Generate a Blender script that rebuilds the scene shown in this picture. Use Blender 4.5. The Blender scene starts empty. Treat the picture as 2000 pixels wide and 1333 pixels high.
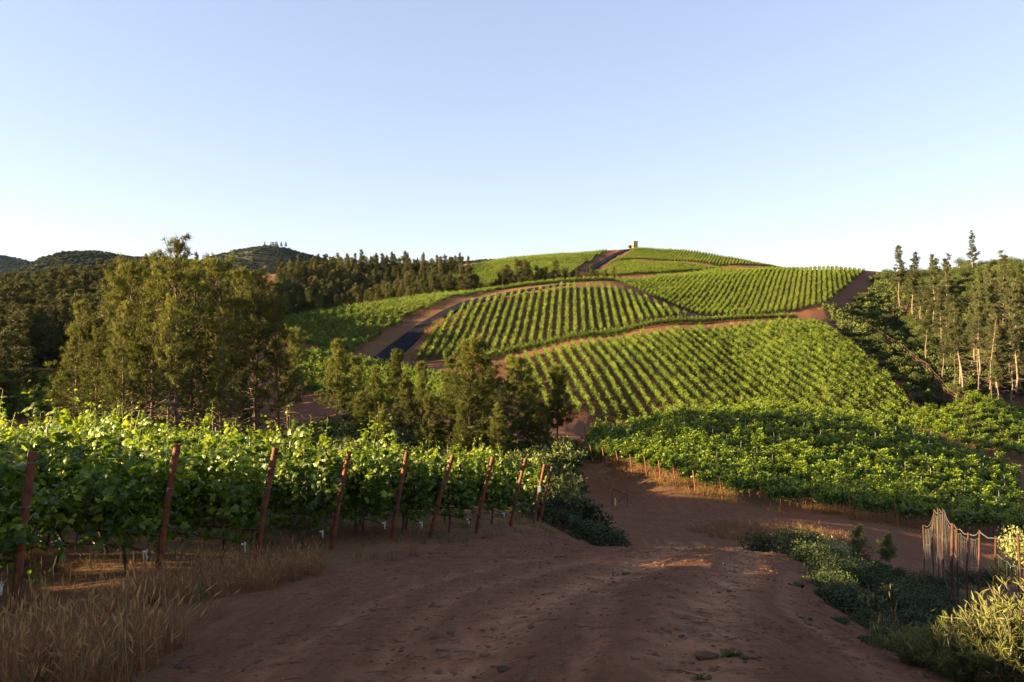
import bpy, math, random
import numpy as np
from mathutils import Vector

# ---------------------------------------------------------------- camera, world, sun, exposure
scene = bpy.context.scene
CX, HY, F = 1000.0, 666.5, 1556.0            # photo pixel frame used to place things at real distances
cam_d = bpy.data.cameras.new("camera"); cam = bpy.data.objects.new("camera", cam_d)
scene.collection.objects.link(cam); scene.camera = cam
cam.location = (0, 0, 0); cam.rotation_euler = (math.radians(90), 0, 0)
cam_d.lens = 28.0; cam_d.sensor_width = 36.0; cam_d.clip_start = 0.1; cam_d.clip_end = 20000
SUN_EL, SUN_AZ = math.radians(11.2), math.radians(-97.0)      # azimuth from +Y, clockwise
world = bpy.data.worlds.new("World"); scene.world = world; world.use_nodes = True
wn = world.node_tree.nodes; wl = world.node_tree.links
sky = wn.new("ShaderNodeTexSky"); sky.sky_type = 'NISHITA'; sky.sun_disc = False
sky.sun_elevation = SUN_EL; sky.sun_rotation = SUN_AZ
sky.altitude = 500; sky.air_density = 1.0; sky.dust_density = 0.5; sky.ozone_density = 2.0
bg = wn["Background"]; bg.inputs[1].default_value = 0.068
tintn = wn.new("ShaderNodeMix"); tintn.data_type = 'RGBA'; tintn.blend_type = 'MULTIPLY'; tintn.inputs[0].default_value = 1
hsn = wn.new('ShaderNodeHueSaturation'); hsn.inputs['Saturation'].default_value = 1.0; gmn = wn.new('ShaderNodeGamma'); gmn.inputs[1].default_value = .6; wl.new(sky.outputs[0], gmn.inputs[0]); wl.new(gmn.outputs[0], hsn.inputs['Color']); wl.new(hsn.outputs[0], tintn.inputs[6]); tintn.inputs[7].default_value = (1.12, 1.01, 1.08, 1); wl.new(tintn.outputs[2], bg.inputs[0])
sun_d = bpy.data.lights.new("sun", 'SUN'); sun = bpy.data.objects.new("sun", sun_d)
scene.collection.objects.link(sun)
sun_d.energy = 5.0; sun_d.angle = math.radians(0.5); sun_d.color = (1.0, 0.74, 0.38)
sdir = Vector((math.sin(SUN_AZ)*math.cos(SUN_EL), math.cos(SUN_AZ)*math.cos(SUN_EL), math.sin(SUN_EL)))
sun.rotation_euler = sdir.to_track_quat('Z', 'Y').to_euler()
scene.view_settings.view_transform = 'Standard'; scene.view_settings.look = 'None'
scene.view_settings.exposure = 2.85; scene.view_settings.gamma = 1.0
scene.cycles.max_bounces = 6; scene.cycles.transparent_max_bounces = 8
scene.cycles.diffuse_bounces = 1; scene.cycles.transmission_bounces = 2

# ---------------------------------------------------------------- helpers
rng = np.random.default_rng(7)
COL = scene.collection
def link(o, parent=None):
    COL.objects.link(o)
    if parent is not None: o.parent = parent
    return o
def meta(o, label=None, cat=None, group=None, kind=None):
    if label: o["label"] = label
    if cat: o["category"] = cat
    if group: o["group"] = group
    if kind: o["kind"] = kind
    return o
def make_mesh(name, V, faces, mats=(), midx=None, tint=None, smooth=False):
    """faces: list of int arrays (n,3) / (n,4)"""
    me = bpy.data.meshes.new(name)
    V = np.asarray(V, dtype=np.float32)
    if isinstance(faces, np.ndarray): faces = [faces]
    faces = [np.asarray(f, dtype=np.int32) for f in faces if len(f)]
    loops = np.concatenate([f.ravel() for f in faces]); 
    tot = np.concatenate([np.full(len(f), f.shape[1], dtype=np.int32) for f in faces])
    start = np.concatenate([[0], np.cumsum(tot)[:-1]]).astype(np.int32)
    me.vertices.add(len(V)); me.vertices.foreach_set("co", V.ravel())
    me.loops.add(len(loops)); me.loops.foreach_set("vertex_index", loops)
    me.polygons.add(len(tot)); me.polygons.foreach_set("loop_start", start); me.polygons.foreach_set("loop_total", tot)
    for m in mats: me.materials.append(m)
    if midx is not None: me.polygons.foreach_set("material_index", np.asarray(midx, dtype=np.int32))
    if tint is not None:
        a = me.attributes.new("tint", 'FLOAT', 'POINT'); a.data.foreach_set("value", np.asarray(tint, dtype=np.float32))
    me.update(calc_edges=True)
    me.polygons.foreach_set("use_smooth", np.full(len(tot), bool(smooth)))
    return me
def obj(name, me, parent=None):
    return link(bpy.data.objects.new(name, me), parent)
class MB:
    """collects tubes / boxes / raw pieces into one mesh"""
    def __init__(s): s.V = []; s.F3 = []; s.F4 = []; s.n = 0
    def raw(s, V, F):
        V = np.asarray(V, float); F = np.asarray(F, int)
        if len(V) == 0 or len(F) == 0: return
        (s.F3 if F.shape[1] == 3 else s.F4).append(F + s.n); s.V.append(V); s.n += len(V)
    def tube(s, pts, rad, k=6, cap=True):
        P = np.asarray(pts, float); n = len(P); R = np.broadcast_to(np.asarray(rad, float), (n,))
        T = np.gradient(P, axis=0); T /= np.linalg.norm(T, axis=1)[:, None] + 1e-9
        ref = np.array([0, 0, 1.0]) if abs(T[:, 2]).mean() < .9 else np.array([1.0, 0, 0])
        A = np.cross(T, ref); A /= np.linalg.norm(A, axis=1)[:, None] + 1e-9; B = np.cross(T, A)
        a = np.arange(k)*2*math.pi/k
        V = P[:, None] + R[:, None, None]*(np.cos(a)[None, :, None]*A[:, None] + np.sin(a)[None, :, None]*B[:, None])
        i = np.arange(n-1)[:, None]*k; j = np.arange(k)[None]; j2 = (j+1) % k
        Fq = np.stack([i+j, i+j2, i+k+j2, i+k+j], -1).reshape(-1, 4)
        s.raw(V.reshape(-1, 3), Fq)
        if cap:
            c = [P[0], P[-1]]; b = s.n - n*k
            for e, off in ((0, 0), (1, (n-1)*k)):
                s.V.append(np.array([c[e]])); ci = s.n; s.n += 1
                f = np.stack([np.full(k, ci), b+off+np.arange(k), b+off+(np.arange(k)+1) % k], -1)
                s.F3.append(f)
    def box(s, c, size, rz=0.0, rx=0.0):
        h = np.array(size)/2; V = np.array([[x, y, z] for x in (-1, 1) for y in (-1, 1) for z in (-1, 1)])*h
        cr, sr = math.cos(rx), math.sin(rx); V = V @ np.array([[1, 0, 0], [0, cr, sr], [0, -sr, cr]])
        cr, sr = math.cos(rz), math.sin(rz); V = V @ np.array([[cr, sr, 0], [-sr, cr, 0], [0, 0, 1]])
        s.raw(V+np.array(c), [[0, 1, 3, 2], [4, 6, 7, 5], [0, 4, 5, 1], [2, 3, 7, 6], [0, 2, 6, 4], [1, 5, 7, 3]])
    def mesh(s, name, *mats, smooth=False, tint=None):
        V = np.concatenate(s.V); fs = []
        if s.F4: fs.append(np.concatenate(s.F4))
        if s.F3: fs.append(np.concatenate(s.F3))
        return make_mesh(name, V, fs, mats, smooth=smooth, tint=tint)
def unit(a): return a/(np.linalg.norm(a, axis=-1, keepdims=True)+1e-9)

def vnoise(x, y, seed=0):
    xi = np.floor(x).astype(np.int64); yi = np.floor(y).astype(np.int64); fx = x-xi; fy = y-yi
    fx = fx*fx*(3-2*fx); fy = fy*fy*(3-2*fy)
    def h(a, b):
        n = (a*374761393 + b*668265263 + seed*1442695041) & 0x7fffffff
        n = ((n ^ (n >> 13))*1274126177) & 0x7fffffff
        return ((n ^ (n >> 16)) & 0xffff)/65535.0
    return (h(xi, yi)*(1-fx)+h(xi+1, yi)*fx)*(1-fy)+(h(xi, yi+1)*(1-fx)+h(xi+1, yi+1)*fx)*fy
def fbm(x, y, seed=0, o=4):
    s = 0; a = .5
    for k in range(o): s = s+a*(vnoise(x, y, seed+k)-.5); x = x*2.03; y = y*2.03; a *= .5
    return s

# ---------------------------------------------------------------- terrain
# every entry is a surveyed point of the land: (column, row, depth in metres) seen from the camera
C_TOP = [(940,712,172),(980,705,178),(1060,686,184),(1150,668,188),(1250,653,193),(1350,642,198),(1450,634,203),(1530,630,206),(1600,632,208)]
C_RIGHT = [(1660,672,185),(1700,710,168),(1760,770,148),(1820,830,130)]
C_BOT = [(1700,832,129),(1500,828,129),(1300,822,130),(1150,815,130),(1030,800,136)]
B_TOP = [(905,600,238),(960,585,250),(1030,572,258),(1100,563,264),(1185,560,268)]
B_RIGHT = [(1240,578,256),(1300,603,238),(1350,623,222)]
B_BOT = [(1200,648,207),(1060,672,198),(960,692,190),(880,703,188),(808,706,190)]
B_LEFT = [(835,662,208),(870,628,224)]
F_TOP = [(545,628,250),(620,615,254),(700,602,258),(780,591,264),(860,580,270),(940,571,275),(985,567,277)]
F_BOT = [(930,577,262),(860,592,245),(790,628,224),(745,655,207),(690,692,188),(630,683,192),(555,668,200)]
A_LEFT = [(1190,549,292),(1260,575,268),(1320,602,245),(1372,619,230)]
A_BOT = [(1470,618,232),(1550,610,238),(1610,596,246)]
A_RIGHT = [(1655,560,280),(1690,531,330)]
A_TOP = [(1600,529,345),(1500,530,345),(1400,533,340),(1300,540,320)]
D_NEAR = [(1130,896,82),(1172,905,78),(1196,910,76),(1225,918,74),(1252,924,72),(1281,932,70),(1308,944,67.5),(1345,956,65.5),(1383,967,64.2),(1433,978,63),(1500,992,62.5),(1587,1002,62.5),(1683,1016,61.5),(1783,1032,61),(1893,1048,61),(2010,1060,61)]
D_FAR = [(1990,938,92),(1960,925,96),(1850,880,106),(1700,836,112),(1500,814,112),(1300,826,106),(1150,856,98)]
E_POLY = [(1745,838,128),(1850,824,145),(2000,812,165),(2200,800,185),(2300,880,120),(2100,902,108),(2000,902,108),(1900,888,112)]
GUL = [(575,690,176),(640,694,172),(742,718,168),(850,737,158),(970,762,148),(950,795,134),(800,800,126),(740,798,121),(660,775,134),(560,760,142)]
P_LEFT = [(880,535,455),(940,515,500),(1040,503,540),(1130,496,560),(1190,490,575),(1165,502,530),(1130,525,455),(1110,545,400),(1000,560,372),(880,562,372)]
P_RIGHT = [(1240,486,580),(1320,490,575),(1400,500,560),(1470,513,530),(1520,523,505),(1400,519,500),(1300,512,515),(1215,508,520),(1180,522,480)]
P_SHELF = [(1210,512,500),(1300,516,490),(1380,521,480),(1420,527,470),(1300,534,440),(1190,540,420),(1160,536,430)]
LEFTVY = [(-200,742,135),(0,742,138),(125,745,140),(135,800,118),(60,822,110),(-200,825,110)]
PTS = [(1200,1333,3.7),(600,1333,4.6),(0,1333,6.0),(2000,1333,5.2),(1700,1333,4.2),(-500,1333,6.0),(2500,1333,5.5),
 (22,1200,9.4),(303,1127,11.6),(493,1105,12.9),(642,1072,15.6),(762,1052,17.5),(834,1050,18.5),(925,1042,19.9),(993,1028,22.7),(1040,1022,25.9),(1052,1020,27),
 (850,1150,7.8),(1150,1145,8),(1400,1145,8),(1150,1092,12),(1400,1096,12),(1150,1068,18),(1350,1066,18),(1520,1080,18),(1600,1150,11),
 (1200,1086,26),(1400,1105,26),(1300,1064,43),(1500,1050,46),(1250,1000,57),(1400,1010,56.5),(1200,955,71),(1150,915,83),(1300,1035,50),(1080,960,62),(1700,1058,47),
 (1650,1090,26),(1550,1092,22),(1100,1040,30),(1100,1010,45),
 (1830,1212,20),(1830,1165,25),(1830,1125,30),(1810,1130,34),(1790,1098,45),(1700,1160,14),(1850,1290,9),(1750,1270,7),(1950,1270,16),(1950,1220,22),(2050,1180,26),(2050,1110,45),
 (300,940,30),(100,935,30),(500,948,30),(-300,960,25),(-600,1000,12),(700,985,32),(900,995,34),(700,960,45),(300,915,45),(100,905,55),(300,905,62),(500,905,70),(0,890,80),(250,860,100),(500,840,110),(700,900,75),(850,900,82),(950,900,85),(1050,905,88),(1130,900,92),(640,800,125),(590,800,128),(740,800,120),(850,790,130),(900,745,155),(1000,850,105),(820,720,172),(740,709,176),(1000,760,150),
 (1300,740,152),(1500,725,160),(1650,760,148),(1400,775,142),(1450,680,180),(1150,730,156),
 (1500,855,124),(1300,860,122),(1700,850,122),(1200,880,112),(1300,890,82),(1500,905,82),(1700,930,82),(1900,968,80),(2000,985,80),
 (0,690,180),(0,640,230),(-50,605,280),(-200,600,280),(200,700,180),(200,600,280),(120,580,320),(250,560,345),(330,556,350),(400,560,350),(0,660,420),(150,640,460),
 (300,740,140),(400,660,200),(400,600,290),(470,760,140),(480,640,240),(550,640,285),(700,612,300),(850,592,320),(640,605,330),(760,598,340),(550,600,340),(470,575,350),
 (620,545,430),(720,538,450),(820,540,450),(700,600,390),(950,590,315),(1000,566,335),(1100,560,338),(1180,555,345),(1250,560,360),
 (1450,545,400),(1350,560,390),(1600,545,420),(1560,622,224),(1640,596,250),(1735,536,330),(1710,560,290),(1760,545,325),(1900,538,300),(2050,535,290),(1900,590,250),(2050,600,230),(1760,590,262),(1745,650,240),(1700,650,215),(1640,640,214),(1820,735,165),(1870,792,146),(1850,815,138),(1950,795,158),(1900,680,200),(2050,700,190),(2050,780,175),(1750,720,170),(1790,770,152),
 (1100,620,900),(1400,620,900),(700,630,900),(300,650,900),(0,650,900),(1800,640,900),(-400,640,900),(2300,640,900),(1000,640,3000),(0,650,3000),(2000,650,3000),
 (-500,700,200),(-500,650,500),(-500,780,110),(-500,860,60),(2400,1000,60),(2400,760,200),(2400,600,300),(2400,640,600)]
for L in (C_TOP,C_RIGHT,C_BOT,B_TOP,B_RIGHT,B_BOT,B_LEFT,F_TOP,F_BOT,A_LEFT,A_BOT,A_RIGHT,A_TOP,D_NEAR,D_FAR,E_POLY,GUL,P_LEFT,P_RIGHT,P_SHELF,LEFTVY): PTS += L
def P2XYZ(px, py, d): return ((px-CX)/F*d, d, (HY-py)/F*d)
_p = np.array([P2XYZ(*p) for p in PTS])
extra = [(-6,-6,-1.6),(6,-6,-1.6),(-30,0,-1.5),(30,0,-4),(-120,-20,4),(120,-20,-8),(-400,-60,10),(400,-60,-5),(-60,8,-1),(60,15,-10),(0,2.2,-1.55),(-3,1.5,-1.6),(3,1.5,-1.7)]
_p = np.concatenate([_p, np.array(extra, float)])
_r = np.hypot(_p[:,0], _p[:,1]); _t = np.arctan2(_p[:,0], _p[:,1])
US = 3.0
_U = np.stack([_t*US, np.log(_r)], 1); _W = _p[:,2]/_r
def _k(d2): return 0.5*d2*np.log(d2+1e-12)
_D2 = ((_U[:,None]-_U[None])**2).sum(-1); n = len(_U)
_M = np.zeros((n+3, n+3)); _M[:n,:n] = _k(_D2) + np.eye(n)*2e-4; _M[:n,n:] = np.c_[np.ones(n), _U]; _M[n:,:n] = _M[:n,n:].T
_c = np.linalg.solve(_M, np.r_[_W, 0, 0, 0])
def tps(t, lr):
    q = np.stack([t*US, lr], -1).reshape(-1, 2); out = np.empty(len(q))
    for i in range(0, len(q), 20000):
        s = q[i:i+20000]; d2 = ((s[:,None]-_U[None])**2).sum(-1)
        out[i:i+20000] = _k(d2) @ _c[:n] + _c[n] + s @ _c[n+1:]
    return out.reshape(t.shape)
tin = np.arange(-0.66, 0.6601, 0.0028); tout = np.linspace(0.68, 1.9, 45)
TH = np.concatenate([-tout[::-1], tin, tout]); LR = np.concatenate([np.arange(math.log(1.4), math.log(800), 0.0095), np.linspace(math.log(812), math.log(6000), 60)])
GT, GL = np.meshgrid(TH, LR, indexing='ij')
ct = np.linspace(TH[0], TH[-1], 260); cl = np.linspace(LR[0], LR[-1], 330)          # coarse evaluation, then cubic-ish upsample
def bil(G, a, b, A, B):
    i = np.clip(np.searchsorted(a, A)-1, 0, len(a)-2); j = np.clip(np.searchsorted(b, B)-1, 0, len(b)-2)
    u = np.clip((A-a[i])/(a[i+1]-a[i]), 0, 1); v = np.clip((B-b[j])/(b[j+1]-b[j]), 0, 1)
    return (G[i,j]*(1-u)+G[i+1,j]*u)*(1-v)+(G[i,j+1]*(1-u)+G[i+1,j+1]*u)*v
_cg = tps(*np.meshgrid(ct, cl, indexing='ij'))
GS = bil(_cg, ct, cl, GT, GL)
GR = np.exp(GL); GX = np.sin(GT)*GR; GY = np.cos(GT)*GR
near = np.clip((GR-2.0)/2.5, 0, 1)
GZ = GS*GR*near + (-1.6)*(1-near)
# ruts of the track and small unevenness
RUT_A = [(-1.1, 2.0), (-0.35, 4.6), (0.4, 7.4), (1.7, 11.0), (3.1, 15.0), (4.4, 19.0), (6.2, 25), (8, 33), (9, 45)]
def seg_dist(X, Y, L):
    out = np.full(X.shape, 1e9)
    for (x0, y0), (x1, y1) in zip(L[:-1], L[1:]):
        dx, dy = x1-x0, y1-y0; t = np.clip(((X-x0)*dx+(Y-y0)*dy)/(dx*dx+dy*dy), 0, 1)
        out = np.minimum(out, np.hypot(X-x0-t*dx, Y-y0-t*dy))
    return out
nm = (GR < 70) & (GY > 0)
rut = np.zeros(GR.shape)
for off, wd in ((0, .30), (1.45, .30), (-.75, .14), (.6, .12), (2.3, .12), (-1.5, .1)):
    L = [(x+off+(.3*math.sin(y*.5) if wd < .2 else .06*math.sin(y*1.1)), y) for x, y in RUT_A]
    rut[nm] = np.maximum(rut[nm], np.exp(-(seg_dist(GX[nm], GY[nm], L)/wd)**2)*(1.0 if wd >= .2 else .55))
rough = fbm(GX*.7, GY*.7, 3, 3)*.07*np.clip(GR/6, .3, 1.5) + fbm(GX*5, GY*5, 9, 4)*.03 + fbm(GX*24, GY*24, 19, 3)*.016*(GR < 40)
rough += np.clip(GR-60, 0, 400)/400*fbm(GX*.06, GY*.06, 31, 3)*4*(GR > 60)*np.clip((GR-60)/200, 0, 1)*.5
GZ = GZ + rough - .05*rut + fbm(GX*11, GY*11, 77, 3)*.028*(GR < 30)
# added rise out of view on the left, shaped to shade the near track
bank = np.interp(GY, [-30, -12, 4.2, 5.6, 6.8, 7.8, 9, 10], [1.5, 2.12, 2.12, 1.8, 1.0, .1, -1.6, -100])
bw_ = np.exp(-((GX+17)/3.2)**2)*(GY > -40)
GZ = np.where(bw_ > .02, GZ+np.maximum(bank-GZ, 0)*bw_, GZ)
def H(x, y):
    x = np.atleast_1d(np.asarray(x, float)); y = np.atleast_1d(np.asarray(y, float))
    return bil(GZ, TH, LR, np.arctan2(x, y), np.log(np.hypot(x, y)+1e-6))
def H1(x, y): return float(H(x, y)[0])
def at(px, d): x = (px-CX)/F*d; return (x, d, H1(x, d))
def poly(L): return np.array([((p[0]-CX)/F*p[2], p[2]) for p in L])
def inside(x, y, P):
    x = np.asarray(x); y = np.asarray(y); c = np.zeros(x.shape, bool); n = len(P)
    for i in range(n):
        x0, y0 = P[i]; x1, y1 = P[(i+1) % n]
        m = (y0 > y) != (y1 > y)
        with np.errstate(all='ignore'): c ^= m & (x < (x1-x0)*(y-y0)/((y1-y0) if y1 != y0 else 1e-9)+x0)
    return c

FIELD = {
 'C': (poly([(p[0], 0, p[2]-3) for p in C_TOP[1:]]+C_RIGHT+C_BOT), (-0.075, 1.0), 2.2, 1.15),
 'B': (poly([(p[0], 0, p[2]) for p in B_TOP+B_RIGHT+B_BOT+B_LEFT]), (0.075, 1.0), 2.2, 1.25),
 'F': (poly(F_TOP+F_BOT), (0.35, 0.94), 2.3, 1.3),
 'A': (poly([(p[0], 0, p[2]+2) for p in A_LEFT]+A_BOT+A_RIGHT+A_TOP), (0.36, 0.93), 1.7, 1.2),
 'G': (poly(GUL), (0.6, 0.8), 1.9, 1.2),
 'PL': (poly(P_LEFT), (0.2, 0.97), 2.0, 1.5),
 'PR': (poly(P_RIGHT), (0.3, 0.95), 2.0, 1.5),
 'PS': (poly(P_SHELF), (0.9, 0.3), 2.0, 1.5),
 'L': (poly(LEFTVY), (-.4, 0.9), 1.7, 1.2),
 'D': (poly([(p[0], 0, p[2]) for p in D_NEAR]+D_FAR), (0.84, 0.54), 2.2, 1.08),
 'E': (poly(E_POLY), (0.84, 0.54), 2.4, 1.5),
}
def rows(P, dr, sp, st, seed=0):
    """list of rows, each an array of plant positions, clipped to the polygon"""
    r = np.random.default_rng(seed); dr = np.array(dr)/np.hypot(*dr); nr = np.array([dr[1], -dr[0]])
    U = P @ dr; W = P @ nr; out = []
    for w in np.arange(W.min()+sp*.5, W.max(), sp):
        xs = []
        for i in range(len(P)):
            a, b = i, (i+1) % len(P)
            if (W[a] > w) != (W[b] > w): xs.append(U[a]+(U[b]-U[a])*(w-W[a])/(W[b]-W[a]))
        xs.sort()
        for u0, u1 in zip(xs[::2], xs[1::2]):
            u = np.arange(u0+.6, u1-.4, st)
            if len(u) < 2: continue
            u = u+r.uniform(-.12, .12, len(u)); ww = w+r.uniform(-.08, .08, len(u))
            out.append(u[:, None]*dr+ww[:, None]*nr)
    return out, math.atan2(dr[1], dr[0])

# ---------------------------------------------------------------- materials
def mat(name):
    m = bpy.data.materials.new(name); m.use_nodes = True
    nt = m.node_tree; return m, nt, nt.nodes["Principled BSDF"]
def N(nt, t, **kw):
    n = nt.nodes.new(t)
    for k, v in kw.items():
        if k.startswith('i_'):
            n.inputs[k[2:].replace('_', ' ')].default_value = v
        else: setattr(n, k, v)
    return n
def rgb(c): return (c[0], c[1], c[2], 1.0)
def mixc(nt, fac, a, b, mode='MIX'):
    n = nt.nodes.new("ShaderNodeMix"); n.data_type = 'RGBA'; n.blend_type = mode
    for sock, v in ((n.inputs[0], fac), (n.inputs[6], a), (n.inputs[7], b)):
        if isinstance(v, bpy.types.NodeSocket): nt.links.new(v, sock)
        else: sock.default_value = rgb(v) if isinstance(v, (tuple, list)) else v
    return n.outputs[2]
def noise(nt, scale, detail=4, rough=.55, coord=None, dist=0):
    n = N(nt, "ShaderNodeTexNoise"); n.inputs["Scale"].default_value = scale; n.inputs["Detail"].default_value = detail
    n.inputs["Roughness"].default_value = rough; n.inputs["Distortion"].default_value = dist
    if coord is not None: nt.links.new(coord, n.inputs["Vector"])
    return n.outputs["Fac"]
def ramp(nt, f, a, b):
    n = N(nt, "ShaderNodeMapRange"); n.inputs[1].default_value = a; n.inputs[2].default_value = b
    nt.links.new(f, n.inputs[0]); return n.outputs[0]
def leaf_mat(name, old, young, alt, trans=.35, rough=.5, spec=.3, nscale=1.2):
    m, nt, b = mat(name); L = nt.links
    g = N(nt, "ShaderNodeNewGeometry"); att = N(nt, "ShaderNodeAttribute", attribute_name="tint")
    oi = N(nt, "ShaderNodeObjectInfo")
    n1 = ramp(nt, noise(nt, nscale, 3, .6, g.outputs["Position"]), .35, .7)
    c = mixc(nt, n1, old, alt); c = mixc(nt, att.outputs["Fac"], c, young)
    rn = ramp(nt, oi.outputs["Random"], 0, 1)
    hs = N(nt, "ShaderNodeHueSaturation"); L.new(c, hs.inputs["Color"])
    v = N(nt, "ShaderNodeMapRange"); v.inputs[3].default_value = .78; v.inputs[4].default_value = 1.25; L.new(oi.outputs["Random"], v.inputs[0]); L.new(v.outputs[0], hs.inputs["Value"])
    c = hs.outputs[0]
    L.new(c, b.inputs["Base Color"]); b.inputs["Roughness"].default_value = rough; b.inputs["Specular IOR Level"].default_value = spec
    tr = N(nt, "ShaderNodeBsdfTranslucent"); L.new(c, tr.inputs[0]); mx = N(nt, "ShaderNodeMixShader"); mx.inputs[0].default_value = trans
    L.new(b.outputs[0], mx.inputs[1]); L.new(tr.outputs[0], mx.inputs[2]); L.new(mx.outputs[0], nt.nodes["Material Output"].inputs[0])
    return m
M_VINE = leaf_mat("vine_leaf", (.028, .066, .005), (.36, .42, .02), (.11, .18, .010), .46, .42, .45, 2.5)
M_VFAR = leaf_mat("vine_leaf_far", (.030, .064, .005), (.25, .29, .018), (.07, .125, .008), .38, .5, .3, .25)
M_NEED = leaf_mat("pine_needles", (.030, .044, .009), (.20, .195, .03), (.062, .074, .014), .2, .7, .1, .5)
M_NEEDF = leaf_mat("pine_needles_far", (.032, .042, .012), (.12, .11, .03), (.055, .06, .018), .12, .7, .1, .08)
M_NGREY = leaf_mat("grey_pine_needles", (.038, .046, .018), (.10, .10, .036), (.055, .060, .025), .12, .8, .1, .3)
M_SHRUB = leaf_mat("shrub_leaf", (.022, .036, .010), (.065, .082, .02), (.034, .048, .013), .12, .6, .2, .8)
M_OAKF = leaf_mat("far_oak_leaf", (.026, .040, .030), (.06, .075, .04), (.04, .052, .034), .2, .7, .1, .02)  # blue of distance haze mixed into the leaf colour
M_OAK = leaf_mat("oak_leaf", (.032, .048, .011), (.10, .115, .022), (.052, .068, .016), .15, .6, .2, .2)
M_PALE = leaf_mat("pale_leaf", (.11, .14, .04), (.26, .26, .08), (.16, .17, .055), .3, .5, .3, 3)
M_LANCE = leaf_mat("lance_leaf", (.04, .062, .013), (.22, .22, .05), (.085, .105, .022), .3, .42, .4, 5)
M_DRY = leaf_mat("dry_grass_blade", (.14, .055, .026), (.34, .19, .07), (.19, .06, .028), .35, .6, .2, 2.2)
M_GRN = leaf_mat("green_grass_blade", (.035, .05, .012), (.17, .15, .05), (.07, .07, .02), .3, .6, .2, .9)
def plain(name, a, b, scale=6, rough=.8, bump=.0, spec=.3, metal=0, coord='Object'):
    m, nt, bs = mat(name); tc = N(nt, "ShaderNodeTexCoord")
    src = N(nt, 'ShaderNodeNewGeometry').outputs['Position'] if coord == 'World' else tc.outputs[coord]
    f = ramp(nt, noise(nt, scale, 5, .65, src), .35, .68)
    nt.links.new(mixc(nt, f, a, b), bs.inputs["Base Color"]); bs.inputs["Roughness"].default_value = rough
    bs.inputs["Specular IOR Level"].default_value = spec; bs.inputs["Metallic"].default_value = metal
    if bump:
        bp = N(nt, "ShaderNodeBump"); bp.inputs["Strength"].default_value = bump; bp.inputs["Distance"].default_value = .02
        nt.links.new(noise(nt, scale*3, 5, .7, src), bp.inputs["Height"]); nt.links.new(bp.outputs[0], bs.inputs["Normal"])
    return m
M_RUST = plain("rusty_steel", (.19, .055, .019), (.06, .020, .011), 6, .75, .5, coord='World')
M_RUSTD = plain("dark_rusty_steel", (.085, .028, .013), (.04, .017, .011), 4, .8, .4, coord='World')
M_STEEL = plain("galvanised_steel", (.22, .235, .25), (.15, .16, .17), 9, .5, 0, .5, .3)
M_WIRE = plain("wire", (.135, .13, .12), (.09, .085, .08), 9, .5, 0, .5, .3)
M_MESHW = plain("weathered_mesh", (.085, .085, .08), (.055, .055, .052), 9, .7)
M_RWIRE = plain("rusty_wire", (.20, .11, .07), (.13, .07, .045), 9, .7)
M_HOSE = plain("black_hose", (.02, .02, .02), (.035, .032, .03), 9, .5)
M_WHITE = plain("white_plastic", (.75, .76, .78), (.62, .63, .64), 9, .4)
M_BARK = plain("bark", (.13, .085, .055), (.07, .045, .032), 9, .9, .5)
M_PALEBARK = plain("pale_bark", (.19, .14, .095), (.11, .08, .055), 3, .9, .3)
M_VTRUNK = plain("vine_bark", (.085, .055, .035), (.045, .03, .02), 14, .95, .6)
M_ASPH = plain("asphalt", (.010, .0105, .015), (.016, .016, .020), 1.2, 1, .2, .05, coord='Object')
M_TWIG = plain("twig", (.16, .11, .075), (.09, .06, .045), 14, .9)
M_STONE = plain("clod", (.05, .024, .013), (.17, .088, .045), 1.3, .95, coord='World')
M_STUCCO = plain("tan_stucco", (.50, .36, .19), (.42, .30, .16), 1, .9)
M_ROOF = plain("dark_roof", (.09, .09, .12), (.06, .06, .08), 1, .8)
M_DARK = plain("dark_opening", (.03, .02, .018), (.05, .03, .02), 1, .8)
M_GLASS = plain("window_glass", (.05, .07, .09), (.04, .05, .07), 1, .2, 0, .6)
M_TYRE = plain("tyre", (.02, .02, .02), (.03, .03, .03), 3, .8)
M_YEL = plain("yellow_paint", (.55, .38, .08), (.45, .3, .06), 2, .6)

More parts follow.
